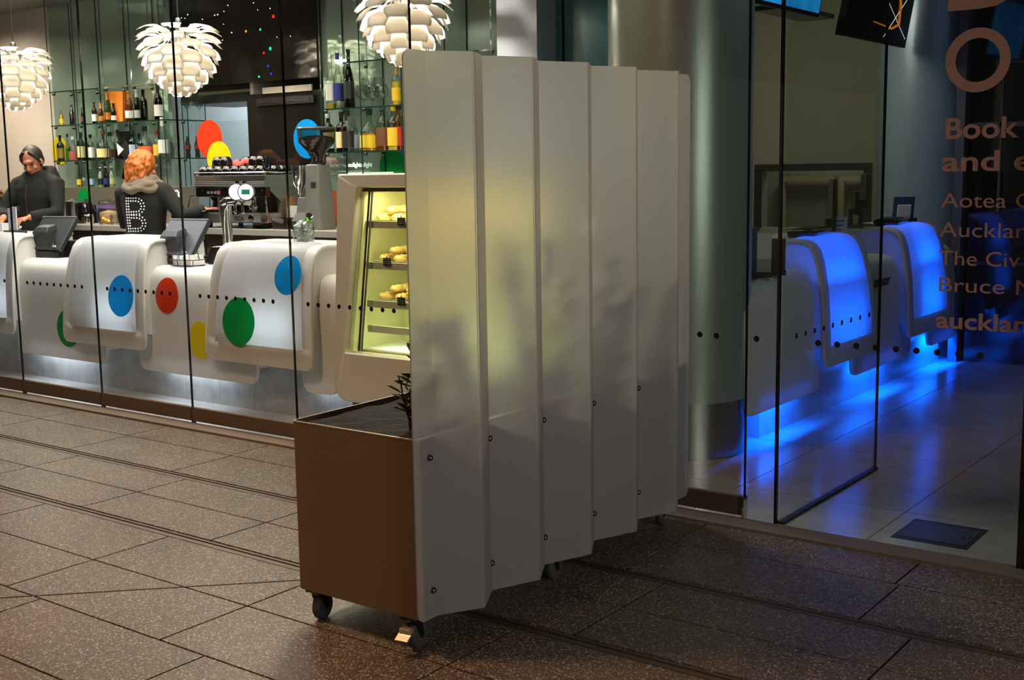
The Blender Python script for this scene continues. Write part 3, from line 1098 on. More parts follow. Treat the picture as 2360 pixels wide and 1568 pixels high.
def frosted():
    m, nt, N, L = new_mat('frosted_polycarbonate')
    N.remove(N['Principled BSDF'])
    out = N['Material Output']
    gl = N.new('ShaderNodeBsdfRefraction')
    gl.inputs['Color'].default_value = (0.93, 0.93, 0.90, 1)
    gl.inputs['Roughness'].default_value = 0.38
    gl.inputs['IOR'].default_value = 1.32
    di = N.new('ShaderNodeBsdfDiffuse')
    di.inputs[0].default_value = (0.80, 0.80, 0.78, 1)
    tl = N.new('ShaderNodeBsdfTranslucent')
    tl.inputs[0].default_value = (0.80, 0.80, 0.76, 1)
    tc = N.new('ShaderNodeTexCoord')
    nz = N.new('ShaderNodeTexNoise')
    nz.inputs['Scale'].default_value = 420
    L.new(tc.outputs['Object'], nz.inputs['Vector'])
    bp = N.new('ShaderNodeBump')
    bp.inputs['Strength'].default_value = 0.12
    bp.inputs['Distance'].default_value = 0.002
    L.new(nz.outputs['Fac'], bp.inputs['Height'])
    L.new(bp.outputs[0], di.inputs['Normal'])
    m1 = N.new('ShaderNodeMixShader')
    m1.inputs[0].default_value = 0.40
    L.new(di.outputs[0], m1.inputs[1])
    L.new(tl.outputs[0], m1.inputs[2])
    m2 = N.new('ShaderNodeMixShader')
    m2.inputs[0].default_value = 0.68
    L.new(m1.outputs[0], m2.inputs[1])
    L.new(gl.outputs[0], m2.inputs[2])
    L.new(m2.outputs[0], out.inputs[0])
    return m


M_frost = frosted()
KS = 0.9867
VAL, RID = -2.552, -2.472
prof = [(2.878, VAL-0.006), (2.983, VAL-0.006)]
ridge = [3.129, 3.466, 3.821, 4.177, 4.533]
for k, ry in enumerate(ridge):
    prof += [(ry-0.005, RID), (ry+0.005, RID), (ry+(0.150 if k < 4 else 0.12), VAL)]
prof += [(4.79, VAL)]
prof = [(y*KS, (x+(y-2.886)*SK)*KS) for y, x in prof]


def kz(z):
    return 1.6+(z-1.6)*KS


PT, PB = (lambda y: kz(1.975+(y/KS-2.886)*0.0098)), (lambda y: kz(0.100))


mb = MB()
cols_ = []
r_ = 0.032
y0, y1 = prof[0][0], prof[-1][0]
full = []
for (ya, xa), (yb, xb) in zip(prof, prof[1:]):
    full.append((ya, xa))
    if ya == y0:
        full += [(ya+r_*(1-math.cos(PI/2*k/5)), xa+(xb-xa)*r_*(1-math.cos(PI/2*k/5))/(yb-ya)) for k in range(1, 6)]
    if yb == y1:
        full += [(yb-r_*(1-math.cos(PI/2*k/5)), xb) for k in range(5, 0, -1)]
full.append(prof[-1])
for y, x in full:
    e = min(y-y0, y1-y)
    ins = r_-math.sqrt(max(0, r_*r_-(r_-e)**2)) if e < r_ else 0
    zt, zb = PT(y)-ins, PB(y)+ins
    cols_.append([mb.b.verts.new((x, y, zb+(zt-zb)*t)) for t in (0, 1)])
for a, b in zip(cols_, cols_[1:]):
    mb.b.faces.new((a[0], b[0], b[1], a[1]))
scr = mb.done('folded_screen', M_frost, pl, world=True)
scr['label'] = 'tall folded frosted plastic screen bolted to the planter side'
md = scr.modifiers.new('thickness', 'SOLIDIFY')
md.thickness = 0.006
md.offset = 0
M_bolt = mat('dark_steel_bolt', rgb(96, 92, 88), 0.25, 0.9)
for j, yb in enumerate([2.955, 3.277, 3.616, 3.971, 4.327, 4.66]):
    for zb in (kz(0.654+j*0.0045), kz(0.197+j*0.0055)):
        xb = (VAL-(0.006 if j == 0 else 0)+(yb-2.886)*SK)*KS+0.003
        mtx = Matrix.Translation((xb, yb*KS, zb)) @ Matrix.Rotation(PI/2, 4, 'Y')
        q = MB()
        q.lathe([(0.0115, 0), (0.0115, 0.003), (0.010, 0.008), (0.006, 0.0115), (0.002, 0.0125)], 14, mtx)
        q.done('bolt', M_bolt, scr, smooth=True)


def caster(x, y, brake=False, rot=0.0):
    cs = MB()
    m = Matrix.Translation((x, y, 0)) @ Matrix.Rotation(rot, 4, 'Z')
    cs.box(-0.035, 0.035, -0.03, 0.03, 0.113, 0.1215, m)
    cs.lathe([(0.02, 0.100), (0.024, 0.113)], 14, m)
    for s in (-1, 1):
        cs.rings([[place(m, (s*0.021+dx, yy, zz)) for yy, zz in ((-0.012, 0.104), (0.022, 0.104), (0.032, 0.045), (0.018, 0.040))] for dx in (-0.002, 0.002)])
    c = cs.done('caster', M_blackg, pl, world=True)
    m2 = m @ Matrix.Translation((0, 0.025, 0.05)) @ Matrix.Rotation(PI/2, 4, 'Y')
    MB().lathe([(0.030, -0.015), (0.046, -0.015), (0.050, -0.010), (0.050, 0.010), (0.046, 0.015), (0.030, 0.015)], 28, m2).done('tyre', M_rubber, c, smooth=True)
    MB().lathe([(0.006, -0.017), (0.012, -0.017), (0.014, -0.012), (0.028, -0.010), (0.031, -0.014), (0.031, 0.014), (0.028, 0.010), (0.014, 0.012), (0.012, 0.017), (0.006, 0.017)], 24, m2).done('hub', mat('caster_hub', rgb(90, 92, 92), 0.4, 0.5), c, smooth=True)
    if brake:
        q = MB()
        q.box(-0.022, 0.022, -0.055, -0.030, 0.075, 0.092, m)
        q.rings([[place(m, (xx, -0.050-t*0.028, 0.072-t*0.016+dz)) for xx, dz in ((-0.026, 0), (0.026, 0), (0.026, 0.005), (-0.026, 0.005))] for t in (0, 0.5, 1)])
        q.done('brake_pedal', mat('bright_zinc', rgb(214, 200, 180), 0.3, 0.8), c, bevel=0.002)
    return c


caster(-3.05, 2.90, rot=0.25)
caster(-2.59, 2.89, brake=True, rot=0.15)
caster(-2.60, 3.71, rot=0.1)
caster(-2.61, 4.58, rot=0.4)
caster(-3.05, 3.71, rot=0.3)
caster(-3.06, 4.58)

M_leaf = mat('dark_green_leaf', rgb(44, 62, 36), 0.4, var=0.35, scale=25)
M_stem = mat('plant_stem', rgb(58, 50, 34), 0.7)


def shrub(x, y, h, n, spread, label, seed):
    rnd = random.Random(seed)
    t = thing('leafy_shrub', label, 'plant', (x, y, 0.716), 0, 'shrubs in the wheeled planter')
    st, lf = MB(), MB()
    for s in range(4):
        a = rnd.uniform(0, 2*PI)
        tip = Vector((spread*math.cos(a)*rnd.uniform(.3, 1), spread*math.sin(a)*rnd.uniform(.3, 1.2), h*rnd.uniform(.7, 1)))
        pts = [Vector((0, 0, 0))]+[tip*k/6+Vector((rnd.uniform(-.01, .01), rnd.uniform(-.01, .01), 0)) for k in range(1, 7)]
        st.tube(pts, [0.006, 0.005, 0.005, 0.004, 0.003, 0.003, 0.002], 5)
        for k in range(n//4):
            q = rnd.uniform(0.08 if n > 100 else 0.25, 1)
            p = tip*q
            a2 = rnd.uniform(0, 2*PI)
            d = Vector((math.cos(a2), math.sin(a2), rnd.uniform(.1, .9))).normalized()
            side = d.cross(Vector((0, 0, 1))).normalized()
            nn = side.cross(d)
            L_, W_ = rnd.uniform(.05, .085), rnd.uniform(.014, .022)
            mid = [p+d*L_*f+side*W_*wf_*sg+nn*(0.006 if sg else 0) for f, wf_, sg in ((0.02, 0.1, 0), (0.35, 1, -1), (0.75, 0.8, -1), (1, 0, 0), (0.75, 0.8, 1), (0.35, 1, 1))]
            vs = [lf.b.verts.new(v) for v in mid]
            c0 = lf.b.verts.new(p+d*L_*0.5)
            for i in range(6):
                lf.b.faces.new((vs[i], vs[(i+1) % 6], c0))
    st.done('stem', M_stem, t)
    lf.done('foliage', M_leaf, t)


shrub(-2.70, 3.03, 0.22, 26, 0.06, 'small low shrub at the open end of the planter', 1)
shrub(-2.70, 3.13, 0.46, 40, 0.07, 'taller leafy shrub rising behind the first fold of the screen', 2)
for k, (y, h, lab) in enumerate(((3.42, 0.42, 'blurred shrub behind the second fold of the frosted screen'), (3.80, 0.66, 'blurred shrub behind the third fold of the frosted screen'),
                                 (4.16, 0.74, 'blurred shrub behind the fourth fold of the frosted screen'), (4.52, 0.70, 'blurred shrub behind the last fold of the frosted screen'))):
    shrub(-2.76, y, h, 200, 0.17, lab, 10+k)

# ================================================================== pendant lamps
M_lampw = translucent('lamp_white_leaf', rgb(232, 226, 214), rgb(246, 238, 226), 0.30, 0.4)
M_bulb = emis('lamp_glow', (1.0, 0.90, 0.76, 1), 260)
LEAF = [(.12, .235, .310, .222, .17, .10), (.14, .205, .318, .180, .18, .11), (.15, .175, .324, .140, .19, .12), (.16, .14, .32, .085, .20, .13),
        (.17, .11, .31, .012, .20, .14), (.17, .075, .285, -.035, .20, .16), (.172, .03, .268, -.085, .19, .16), (.165, -.02, .235, -.13, .175, .145),
        (.145, -.065, .195, -.17, .15, .12), (.12, -.11, .15, -.205, .125, .10), (.088, -.15, .105, -.24, .095, .075), (.05, -.19, .06, -.268, .06, .045)]


def leaf_mesh(rb, zb, rt, zt, w0, w1):
    mb = MB()
    n = 6
    L_ = math.hypot(rt-rb, zt-zb)
    rows_ = []
    for i in range(n+1):
        t = i/n
        bulge = 0.030*math.sin(PI*t)*(1 if zb > 0.05 else 0.8)
        nr, nz = -(zt-zb)/L_, (rt-rb)/L_
        r, z = rb+(rt-rb)*t+nr*bulge, zb+(zt-zb)*t+nz*bulge
        w0, w1 = w0, w1
        w_ = 0.88*(0.45*w0 + 0.55*w0*min(1, t*1.6)) if t < 0.75 else 0.88*(w0+(w1-w0)*(t-0.75)/0.25)
        rows_.append([(r-0.045*(2*s-1)**2*w_, (s-0.5)*w_, z-0.02*((2*s-1)**2)*w_) for s in (0, .25, .5, .75, 1)])
    for k in range(len(rows_)-1):
        for j in range(4):
            mb.face([rows_[k][j], rows_[k][j+1], rows_[k+1][j+1], rows_[k+1][j]])
    return mb


def pendant(loc, label):
    t = thing('pendant_lamp', label, 'lamp', loc, 0.17, 'pendant lamps of overlapping white leaves')
    for i, a in enumerate(LEAF):
        o = leaf_mesh(*a).done('leaf', M_lampw, t, smooth=True, weld=True)
        md = o.modifiers.new('thickness', 'SOLIDIFY')
        md.thickness = 0.0025
        for k in range(6):
            c = o if k == 0 else o.copy()
            if k:
                C.objects.link(c)
            c.rotation_euler = (0, 0, 2*PI*k/6+(PI/6 if i % 2 else 0))
    MB().lathe([(0.012, -0.08), (0.05, -0.05), (0.062, 0.03), (0.055, 0.11), (0.03, 0.15)], 20).done('bulb', M_bulb, t, smooth=True)
    MB().lathe([(0.05, 0.12), (0.075, 0.17), (0.06, 0.215), (0.022, 0.225), (0.022, 0.30), (0.016, 0.315)], 20).done('cap', M_steel, t, smooth=True)
    f = MB()
    for k in range(12):
        a = 2*PI*k/12
        f.tube([(0.06*math.cos(a), 0.06*math.sin(a), 0.19), (0.155*math.cos(a), 0.155*math.sin(a), 0.09), (0.16*math.cos(a), 0.16*math.sin(a), 0.0), (0.10*math.cos(a), 0.10*math.sin(a), -0.13), (0.05*math.cos(a), 0.05*math.sin(a), -0.18)], 0.003, 4)
    f.done('inner_frame', M_chrome, t)
    MB().lathe([(0.004, 0.31), (0.004, TOP-loc[2])], 6).done('cord', M_steel, t)
    return t


LY = 6.0
p = on_y(415, 140, LY)
lamp = pendant(p, 'leafy white pendant lamp above the orange-haired barista, middle of the three')
dup(lamp, on_y(36, 183, LY), 0.35, 'leafy white pendant lamp at the left edge, above the woman in black')
dup(lamp, on_y(931, 56, LY), 0.05, 'leafy white pendant lamp above the left end of the frosted screen')

# ================================================================== back bar
BZ = on_y(250, 520, 6.2).z
bench = thing('back_bench', 'long grey worktop bench behind the cafe counter', 'bench', (-8.0, 6.5, 0))
MB().box(-12.6, -5.0, 6.2, 6.855, BZ-0.05, BZ).done('worktop', mat('grey_worktop', rgb(166, 158, 148), 0.35), bench, world=True, bevel=0.004)
cb = MB().box(-12.6, -5.0, 6.26, 6.855, 0.1, BZ-0.05).done('carcass', mat('brown_bench_front', rgb(104, 88, 68), 0.6), bench, world=True)
for x in (-10.4, -9.3, -8.2, -7.1, -6.0):
    MB().box(x, x+0.5, 6.25, 6.26, 0.55, BZ-0.09).done('door', mat('dark_bench_door', rgb(58, 52, 46), 0.5), bench, world=True)
LEDGE = on_y(220, 432, 6.68).z
ld = thing('back_ledge', 'narrow steel ledge holding soft drink bottles above the bench', 'ledge', (-9.7, 6.75, 0))
MB().box(-10.6, -8.5, 6.62, 6.855, BZ+0.001, LEDGE).done('upstand', mat('warm_steel_upstand', rgb(150, 142, 126), 0.3, 0.6), ld, world=True)
ld2 = thing('back_ledge', 'low dark ledge behind the coffee grinder below the right shelves', 'ledge', (-6.0, 6.8, 0))
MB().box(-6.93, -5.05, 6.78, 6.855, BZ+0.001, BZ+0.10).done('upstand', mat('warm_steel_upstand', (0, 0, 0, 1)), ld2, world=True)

SF = 6.60      # front edge of the glass shelves
XL, XC = on_y(118, 290, SF).x, on_y(379, 276, SF).x
XR0, XR1 = on_y(738, 252, SF).x, -5.05
ZT, ZM, ZL = on_y(300, 196, SF).z, on_y(118, 290, SF).z, on_y(127, 371, SF).z
ZTR, ZMR, ZLR = on_y(830, 140, SF).z, on_y(738, 252, SF).z, on_y(750, 351, SF).z
M_clip = mat('shelf_clip', rgb(120, 120, 112), 0.2, 0.9)


def shelf(label, x0, x1, z, ret=False):
    t = thing('glass_shelf', label, 'shelf', ((x0+x1)/2, 6.72, z))
    mb = MB().box(x0, x1, SF, 6.855, z-0.010, z)
    mb.done('plate', M_shelf, t, world=True)
    MB().box(x0, x1, SF-0.002, SF, z-0.0105, z+0.0005).done('front_edge', M_gedge, t, world=True)
    if ret:
        MB().box(x1-0.22, x1, 6.856, 7.12, z-0.010, z).done('plate', M_shelf, t, world=True)
        MB().box(x1, x1+0.002, SF, 7.12, z-0.0105, z+0.0005).done('side_edge', M_gedge, t, world=True)
    n = max(2, round((x1-x0)/0.42))
    for k in range(n+1):
        x = x0+0.03+(x1-x0-0.06)*k/n
        for yy in (SF+0.03, 6.82):
            MB().lathe([(0.006, z-0.034), (0.016, z-0.032), (0.018, z-0.022), (0.012, z-0.018), (0.018, z-0.014), (0.016, z-0.0102)], 10, Matrix.Translation((x, yy, 0))).done('clip', M_clip, t, smooth=True, world=True)
    return t


shelf('empty top glass shelf of the left bar unit', XL, XC, ZT)
shelf('upper glass shelf of the left bar unit, with champagne and wine', XL, XC, ZM, True)
shelf('lower glass shelf of the left bar unit, with spirit bottles', XL, XC, ZL, True)
shelf('top glass shelf of the right bar unit, above the tall clear bottles', XR0+0.25, XR1, ZTR)
shelf('upper glass shelf of the right bar unit, with wine glasses', XR0, XR1, ZMR)
shelf('lower glass shelf of the right bar unit, behind the coffee grinder', XR0, XR1, ZLR)


def upright(x, y0, y1, z0, label, grp):
    t = thing('glass_upright', label, 'glass fin', (x, (y0+y1)/2, z0), 0, grp)
    MB().box(x-0.005, x+0.005, y0, y1, z0, TOP).done('fin', M_shelf, t, world=True)
    for yy in (y0-0.002, y1):
        MB().box(x-0.0055, x+0.0055, yy, yy+0.002, z0, TOP).done('edge', M_gedge, t, world=True)


n = 5
for k in range(n):
    x = XL+0.012+(XC-XL-0.02)*k/(n-1)
    upright(x, SF+0.004, 6.852, LEDGE+0.01 if x < -8.9 else LEDGE+0.01, 'glass fin holding the left bar shelves, %s from the left' % ('first', 'second', 'third', 'fourth', 'fifth')[k], 'glass fins of the left bar unit')
upright(XC-0.10, 6.87, 7.12, BZ+0.02, 'glass fin at the rear corner of the left bar unit beside the passage', 'glass fins of the left bar unit')
for k in range(5):
    x = XR0+0.012+(XR1-XR0-0.03)*k/4
    upright(x, SF+0.004, 6.852, BZ+0.11, 'glass fin holding the right bar shelves, %s from the left' % ('first', 'second', 'third', 'fourth', 'fifth')[k], 'glass fins of the right bar unit')

# clear screen across the passage carrying round stickers, and stickers on the mirrors
sc = thing('glass_screen', 'clear glass screen with red, yellow and blue dots behind the coffee machine', 'glass screen', (-7.6, 6.64, 0))
xs0, xs1 = on_y(452, 320, 6.64).x, on_y(735, 320, 6.64).x
MB().box(xs0, xs1, 6.635, 6.645, BZ+0.002, 2.02).done('pane', M_pane, sc, world=True)
for px, py, r, m, lb_ in ((482, 321, 0.158, M_red, 'red round sticker'), (505, 368, 0.150, M_yellow, 'yellow round sticker'), (707, 320, 0.150, M_blue, 'blue round sticker')):
    p = on_y(px, py, 6.63)
    q = disc_mesh((p.x, 6.634 if m != M_yellow else 6.631, p.z), (0, -1, 0), r, 0.002, 40).done('dot_sticker', m, sc, world=True)
    q['label'] = lb_
for px, py, r, m, par, lb_ in ((137, 348, 0.135, M_yellow, mw, 'yellow round sticker'), (905, 385, 0.135, M_green, mw2, 'green round sticker')):
    p = on_y(px, py, 6.855)
    q = disc_mesh((p.x, 6.858, p.z), (0, -1, 0), r, 0.002, 40).done('dot_sticker', m, par)
    q['label'] = lb_
p = on_y(193, 462, 6.61)
q = disc_mesh((p.x, 6.619, p.z), (0, -1, 0), 0.11, 0.002, 40).done('dot_sticker', M_green, ld, world=True)
# small lit sign on the lower right mirror
p0, p1 = on_y(804, 385, 6.80), on_y(832, 385, 6.80)
sg = thing('lit_sign', 'small glowing white word sign below the right bar shelves', 'sign', (p0.x, 6.80, p0.z))
lettering('lettering', 'nolight', emis('sign_glow', (1.0, 1.0, 0.85, 1), 0.8), (0, 0, 0), (1, 0, 0), (0, 0, 1), (p1.x-p0.x), 0.035, 0.0, sg, depth=0.006)
MB().box(-0.01, 0.45, -0.002, 0.012, -0.055, -0.042).done('light_tube', emis('tube_glow', (0.85, 1.0, 0.75, 1), 0.6), sg)

# ------------------------------------------------------------------ bottles and glasses
GL = {
    'black': mat('black_bottle', rgb(12, 12, 14), 0.12, coat=0.5),
    'dkgreen': glass('dark_green_bottle', (0.05, 0.10, 0.03, 1), edge=(0.01, 0.02, 0.01, 1)),
    'green': glass('green_bottle', (0.12, 0.34, 0.10, 1), edge=(0.02, 0.08, 0.03, 1)),
    'brown': glass('brown_bottle', (0.22, 0.07, 0.02, 1), edge=(0.04, 0.015, 0.01, 1)),
    'clear': glass('clear_bottle', (0.86, 0.88, 0.85, 1), edge=(0.30, 0.33, 0.31, 1)),
    'gold': glass('golden_bottle', (0.90, 0.62, 0.20, 1), edge=(0.42, 0.22, 0.05, 1)),
    'pink': glass('pink_bottle', (0.86, 0.42, 0.34, 1), edge=(0.4, 0.15, 0.12, 1)),
    'blue': glass('blue_bottle', (0.18, 0.55, 0.70, 1), edge=(0.04, 0.20, 0.30, 1)),
    'ltgreen': glass('pale_green_bottle', (0.50, 0.78, 0.60, 1), edge=(0.16, 0.34, 0.24, 1)),
    'red': glass('dark_red_bottle', (0.20, 0.03, 0.03, 1), edge=(0.05, 0.01, 0.01, 1)),
}
LB = {
    'white': M_paper, 'yellow': mat('label_yellow', rgb(240, 196, 40), 0.6), 'orange': mat('label_orange', rgb(238, 130, 20), 0.6), 'cream': mat('label_cream', rgb(226, 208, 150), 0.6),
    'blue': mat('label_blue', rgb(28, 40, 120), 0.6), 'red': mat('label_red', rgb(190, 40, 36), 0.6), 'black': mat('label_black', rgb(24, 22, 22), 0.5), 'brown': mat('label_brown', rgb(104, 62, 36), 0.6),
    'green': mat('label_green', rgb(30, 150, 40), 0.6), 'coral': mat('label_coral', rgb(240, 104, 70), 0.6), 'sky': mat('label_sky', rgb(170, 190, 222), 0.6), 'gold': mat('label_gold', rgb(200, 150, 80), 0.4, 0.4),
    'ltgreen': mat('label_pale_green', rgb(120, 190, 150), 0.6),
}
PROF = {   # (radius, height) as fractions
    'wine': ([(.11, 0), (.125, .01), (.125, .60), (.11, .68), (.052, .77), (.045, .80), (.045, .96), (.052, .965), (.052, 1)], (.12, .45), .78),
    'champagne': ([(.12, 0), (.14, .01), (.14, .42), (.13, .54), (.09, .66), (.056, .78), (.05, .84), (.05, .95), (.058, .96), (.055, 1)], (.12, .36), .70),
    'spirit': ([(.13, 0), (.145, .01), (.145, .58), (.13, .65), (.06, .73), (.05, .76), (.05, .88), (.058, .89), (.058, 1)], (.10, .50), .86),
    'beer': ([(.12, 0), (.135, .01), (.135, .52), (.12, .62), (.062, .80), (.055, .96), (.064, .965), (.064, 1)], (.14, .44), .95),
    'cola': ([(.10, 0), (.12, .02), (.125, .10), (.105, .24), (.13, .40), (.138, .55), (.11, .70), (.06, .84), (.05, .93), (.06, .94), (.06, 1)], (.40, .58), .92),
    'slim': ([(.085, 0), (.095, .01), (.09, .45), (.06, .62), (.035, .72), (.033, .96), (.038, 1)], (.16, .46), .88),
    'squat': ([(.20, 0), (.23, .02), (.23, .42), (.19, .56), (.08, .66), (.062, .70), (.062, .85), (.08, .86), (.08, 1)], (.08, .38), .86),
}
ORD = ['first', 'second', 'third', 'fourth', 'fifth', 'sixth', 'seventh', 'eighth', 'ninth', 'tenth', 'eleventh', 'twelfth', 'thirteenth', 'fourteenth', 'fifteenth', 'sixteenth', 'seventeenth']
PPM = 257.0


def bottle(px, yy, z, kind, hpx, body, lab, cap, desc, where, py, liquid=None, name='bottle'):
    h = hpx/PPM
    x = on_y(px, py, yy).x
    t = thing(name, '%s, %s' % (desc, where), 'bottle', (x, yy, z), random.uniform(0, 6))
    prof, lz, ct = PROF[kind]
    k = h
    MB().lathe([(r*k, q*h) for r, q in prof], 18).done('glass', GL[body], t, smooth=True)
    if lab:
        def rad(q):
            for (r0, q0), (r1, q1) in zip(prof, prof[1:]):
                if q0 <= q <= q1 and q1 > q0:
                    return r0+(r1-r0)*(q-q0)/(q1-q0)
            return prof[0][0]
        a, b = lz
        MB().lathe([(rad(a+(b-a)*i/4)*k+0.0012, (a+(b-a)*i/4)*h) for i in range(5)], 18, cap0=False, cap1=False).done('label', LB[lab], t, smooth=True)
    if liquid:
        m, lv = liquid
        pts = [(max(r*k-0.003, 0.003), max(q*h, 0.003)) for r, q in prof if q <= lv]
        pts.append((pts[-1][0], lv*h))
        MB().lathe(pts, 16).done('drink', m, t, smooth=True)
    if cap:
        pts = [(r*k+0.0012, q*h) for r, q in prof if q >= ct]
        pts = [(pts[0][0], ct*h)]+pts+[(0.001, 1.003*h)]
        MB().lathe(pts, 14).done('cap', LB[cap] if cap in LB else GL[cap], t, smooth=True)
    return t


def liq(name, r, g, b):
    return mat('liquid_'+name, rgb(r, g, b), 0.2, coat=0.5)


def row(items, yy, z, py, where):
    n = len(items)
    for i, it in enumerate(items):
        bottle(it[0], yy+it[7] if len(it) > 7 else yy, z+0.0005, it[1], it[2], it[3], it[4], it[5], it[6], '%s from left, %s' % (ORD[i], where), py, it[8] if len(it) > 8 else None)


row([(142, 'beer', 38, 'clear', 'yellow', 'gold', 'small clear bottle with yellow label', 0, (liq('yellow', 236, 196, 60), .7)),
     (167, 'beer', 48, 'black', None, 'black', 'small black bottle'),
     (190, 'slim', 40, 'brown', 'brown', 'black', 'slim dark brown bottle'),
     (219, 'wine', 50, 'red', 'white', None, 'dark red bottle with white label and pourer'),
     (234, 'champagne', 47, 'pink', 'gold', 'orange', 'small rosy champagne bottle'),
     (251, 'champagne', 70, 'green', 'orange', 'orange', 'green champagne bottle with orange foil', 0.04),
     (263, 'champagne', 44, 'dkgreen', 'white', 'black', 'half-size dark champagne bottle', -0.03),
     (300, 'champagne', 70, 'gold', 'white', 'gold', 'golden champagne bottle with white label', 0),
     (318, 'champagne', 72, 'dkgreen', 'white', 'white', 'dark champagne bottle with white collar', 0.05),
     (333, 'wine', 69, 'dkgreen', None, 'dkgreen', 'dark green wine bottle without label', -0.02),
     (367, 'wine', 76, 'dkgreen', 'white', 'black', 'dark wine bottle with white label', 0.02)],
    6.70, ZM, 280, 'upper left bar shelf')
row([(141, 'spirit', 62, 'black', 'gold', 'black', 'black liqueur bottle'),
     (158, 'slim', 64, 'clear', None, 'black', 'slim bottle of bright green liqueur', 0, (liq('green', 20, 150, 40), .45)),
     (171, 'squat', 58, 'clear', None, 'sky', 'clear decanter of pink liqueur', 0.02, (liq('pink', 220, 120, 110), .38)),
     (189, 'spirit', 66, 'green', 'cream', 'black', 'green whiskey bottle with cream label', -0.02),
     (201, 'spirit', 54, 'black', None, 'black', 'small black bottle', 0.07),
     (211, 'spirit', 60, 'clear', 'white', 'black', 'clear gin bottle with white label'),
     (222, 'squat', 58, 'clear', None, None, 'clear squat flask', 0.08),
     (240, 'squat', 68, 'clear', 'cream', 'brown', 'squat rum bottle with cream oval label', 0, (liq('rum', 90, 44, 16), .40)),
     (256, 'squat', 64, 'clear', 'brown', 'black', 'squat clear bottle with brown label', 0.06),
     (274, 'spirit', 68, 'clear', None, 'black', 'clear bottle with dark base', 0, (liq('dark', 30, 26, 20), .28)),
     (309, 'spirit', 64, 'blue', 'sky', 'black', 'square-shouldered blue gin bottle with white label', -0.04),
     (323, 'spirit', 58, 'blue', None, 'black', 'blue gin bottle without label', 0.07),
     (337, 'squat', 72, 'clear', 'coral', 'black', 'clear vodka bottle with coral dot label'),
     (364, 'spirit', 62, 'clear', 'yellow', 'red', 'clear bottle with yellow label and red cap', 0.02),
     (378, 'wine', 90, 'clear', 'white', 'white', 'tall clear vodka bottle'),
     (391, 'squat', 54, 'clear', None, None, 'clear round flask at the shelf corner', 0.09)],
    6.72, ZL, 367, 'lower left bar shelf')
row([(184, 'beer', 44, 'clear', 'yellow', None, 'clear drink bottle with yellow label'),
     (195, 'cola', 40, 'clear', 'sky', None, 'clear water bottle'),
     (211, 'beer', 46, 'ltgreen', 'sky', 'ltgreen', 'pale green mineral water bottle'),
     (233, 'beer', 47, 'clear', 'black', 'white', 'clear soda bottle with black label', 0, (liq('lemonade', 206, 214, 196), .8)),
     (246, 'beer', 48, 'black', 'blue', 'white', 'dark cola bottle with blue label'),
     (259, 'beer', 48, 'clear', 'cream', 'white', 'pale lemonade bottle', 0, (liq('pale', 214, 216, 176), .8)),
     (288, 'beer', 43, 'brown', 'brown', 'black', 'brown beer bottle'),
     (306, 'beer', 46, 'pink', 'coral', 'white', 'pink soda bottle')],
    6.68, LEDGE, 431, 'narrow back ledge')
bottle(434, 6.96, ZL+0.0005, 'cola', 49, 'dkgreen', 'red', 'green', 'waisted green-topped cola bottle', 'left one on the shelf end by the passage', 362)
bottle(456, 7.06, ZL+0.0005, 'cola', 49, 'black', 'red', 'red', 'waisted dark cola bottle', 'right one on the shelf end by the passage', 362)
row([(764, 'slim', 108, 'clear', 'white', None, 'very tall clear bottle with white label', 0, (liq('honey', 214, 170, 30), .10)),
     (781, 'slim', 108, 'clear', 'blue', 'blue', 'very tall clear bottle with dark blue label'),
     (796, 'slim', 100, 'clear', 'black', None, 'tall clear bottle with black label', 0.05),
     (806, 'slim', 112, 'dkgreen', 'black', 'dkgreen', 'very tall dark bottle', -0.02),
     (915, 'wine', 74, 'clear', 'yellow', 'gold', 'clear bottle with yellow label beside the frosted screen', 0, (liq('yellow', 236, 196, 60), .6))],
    6.72, ZMR, 248, 'upper right bar shelf')
row([(759, 'spirit', 78, 'dkgreen', 'white', 'white', 'dark green vermouth bottle with white label'),
     (789, 'spirit', 78, 'brown', 'cream', 'black', 'dark brown whiskey bottle with cream label'),
     (803, 'spirit', 80, 'clear', 'black', 'black', 'clear bottle with black square label', -0.01),
     (816, 'spirit', 66, 'clear', 'sky', None, 'grey clear bottle', 0.06),
     (853, 'squat', 80, 'clear', 'yellow', 'black', 'wide tequila bottle with yellow label', 0, (liq('tequila', 230, 150, 20), .42)),
     (884, 'spirit', 88, 'clear', 'brown', None, 'tall clear bottle with brown label', 0, (liq('amber', 120, 66, 20), .5)),
     (909, 'spirit', 86, 'clear', 'yellow', 'yellow', 'rum bottle with yellow and red label', 0, (liq('yellow', 236, 196, 60), .5)),
     (921, 'spirit', 88, 'gold', 'red', 'black', 'dark rum bottle with red label', 0.03, (liq('rum', 90, 44, 16), .5))],
    6.72, ZLR, 350, 'lower right bar shelf')
# orange gift box, black box and black card diamond on the shelves
x = on_y(277, 280, 6.72).x
t = thing('gift_box', 'bright orange tapered gift box among the champagne bottles', 'box', (x, 6.73, ZM+0.001), 0.2)
MB().rings([[(-.055, -.04, 0), (.055, -.04, 0), (.055, .04, 0), (-.055, .04, 0)], [(-.085, -.05, .275), (.085, -.05, .27), (.085, .05, .27), (-.085, .05, .275)]]).done('carton', LB['orange'], t, bevel=0.003)
x = on_y(288, 367, 6.78).x
t = thing('gift_box', 'tall black box at the back of the lower left bar shelf', 'box', (x, 6.79, ZL+0.001))
MB().box(-.06, .06, -.04, .04, 0, .25).done('carton', M_black, t, bevel=0.003)
x = on_y(289, 367, 6.66).x
t = thing('display_card', 'black diamond shaped card with a white triangle on the lower left shelf', 'card', (x, 6.655, ZL+0.001))
MB().rings([[(-.10, yy, .085), (0, yy, 0.0), (.10, yy, .085), (.02, yy, .155)] for yy in (-.006, .006)]).done('card', M_black, t)
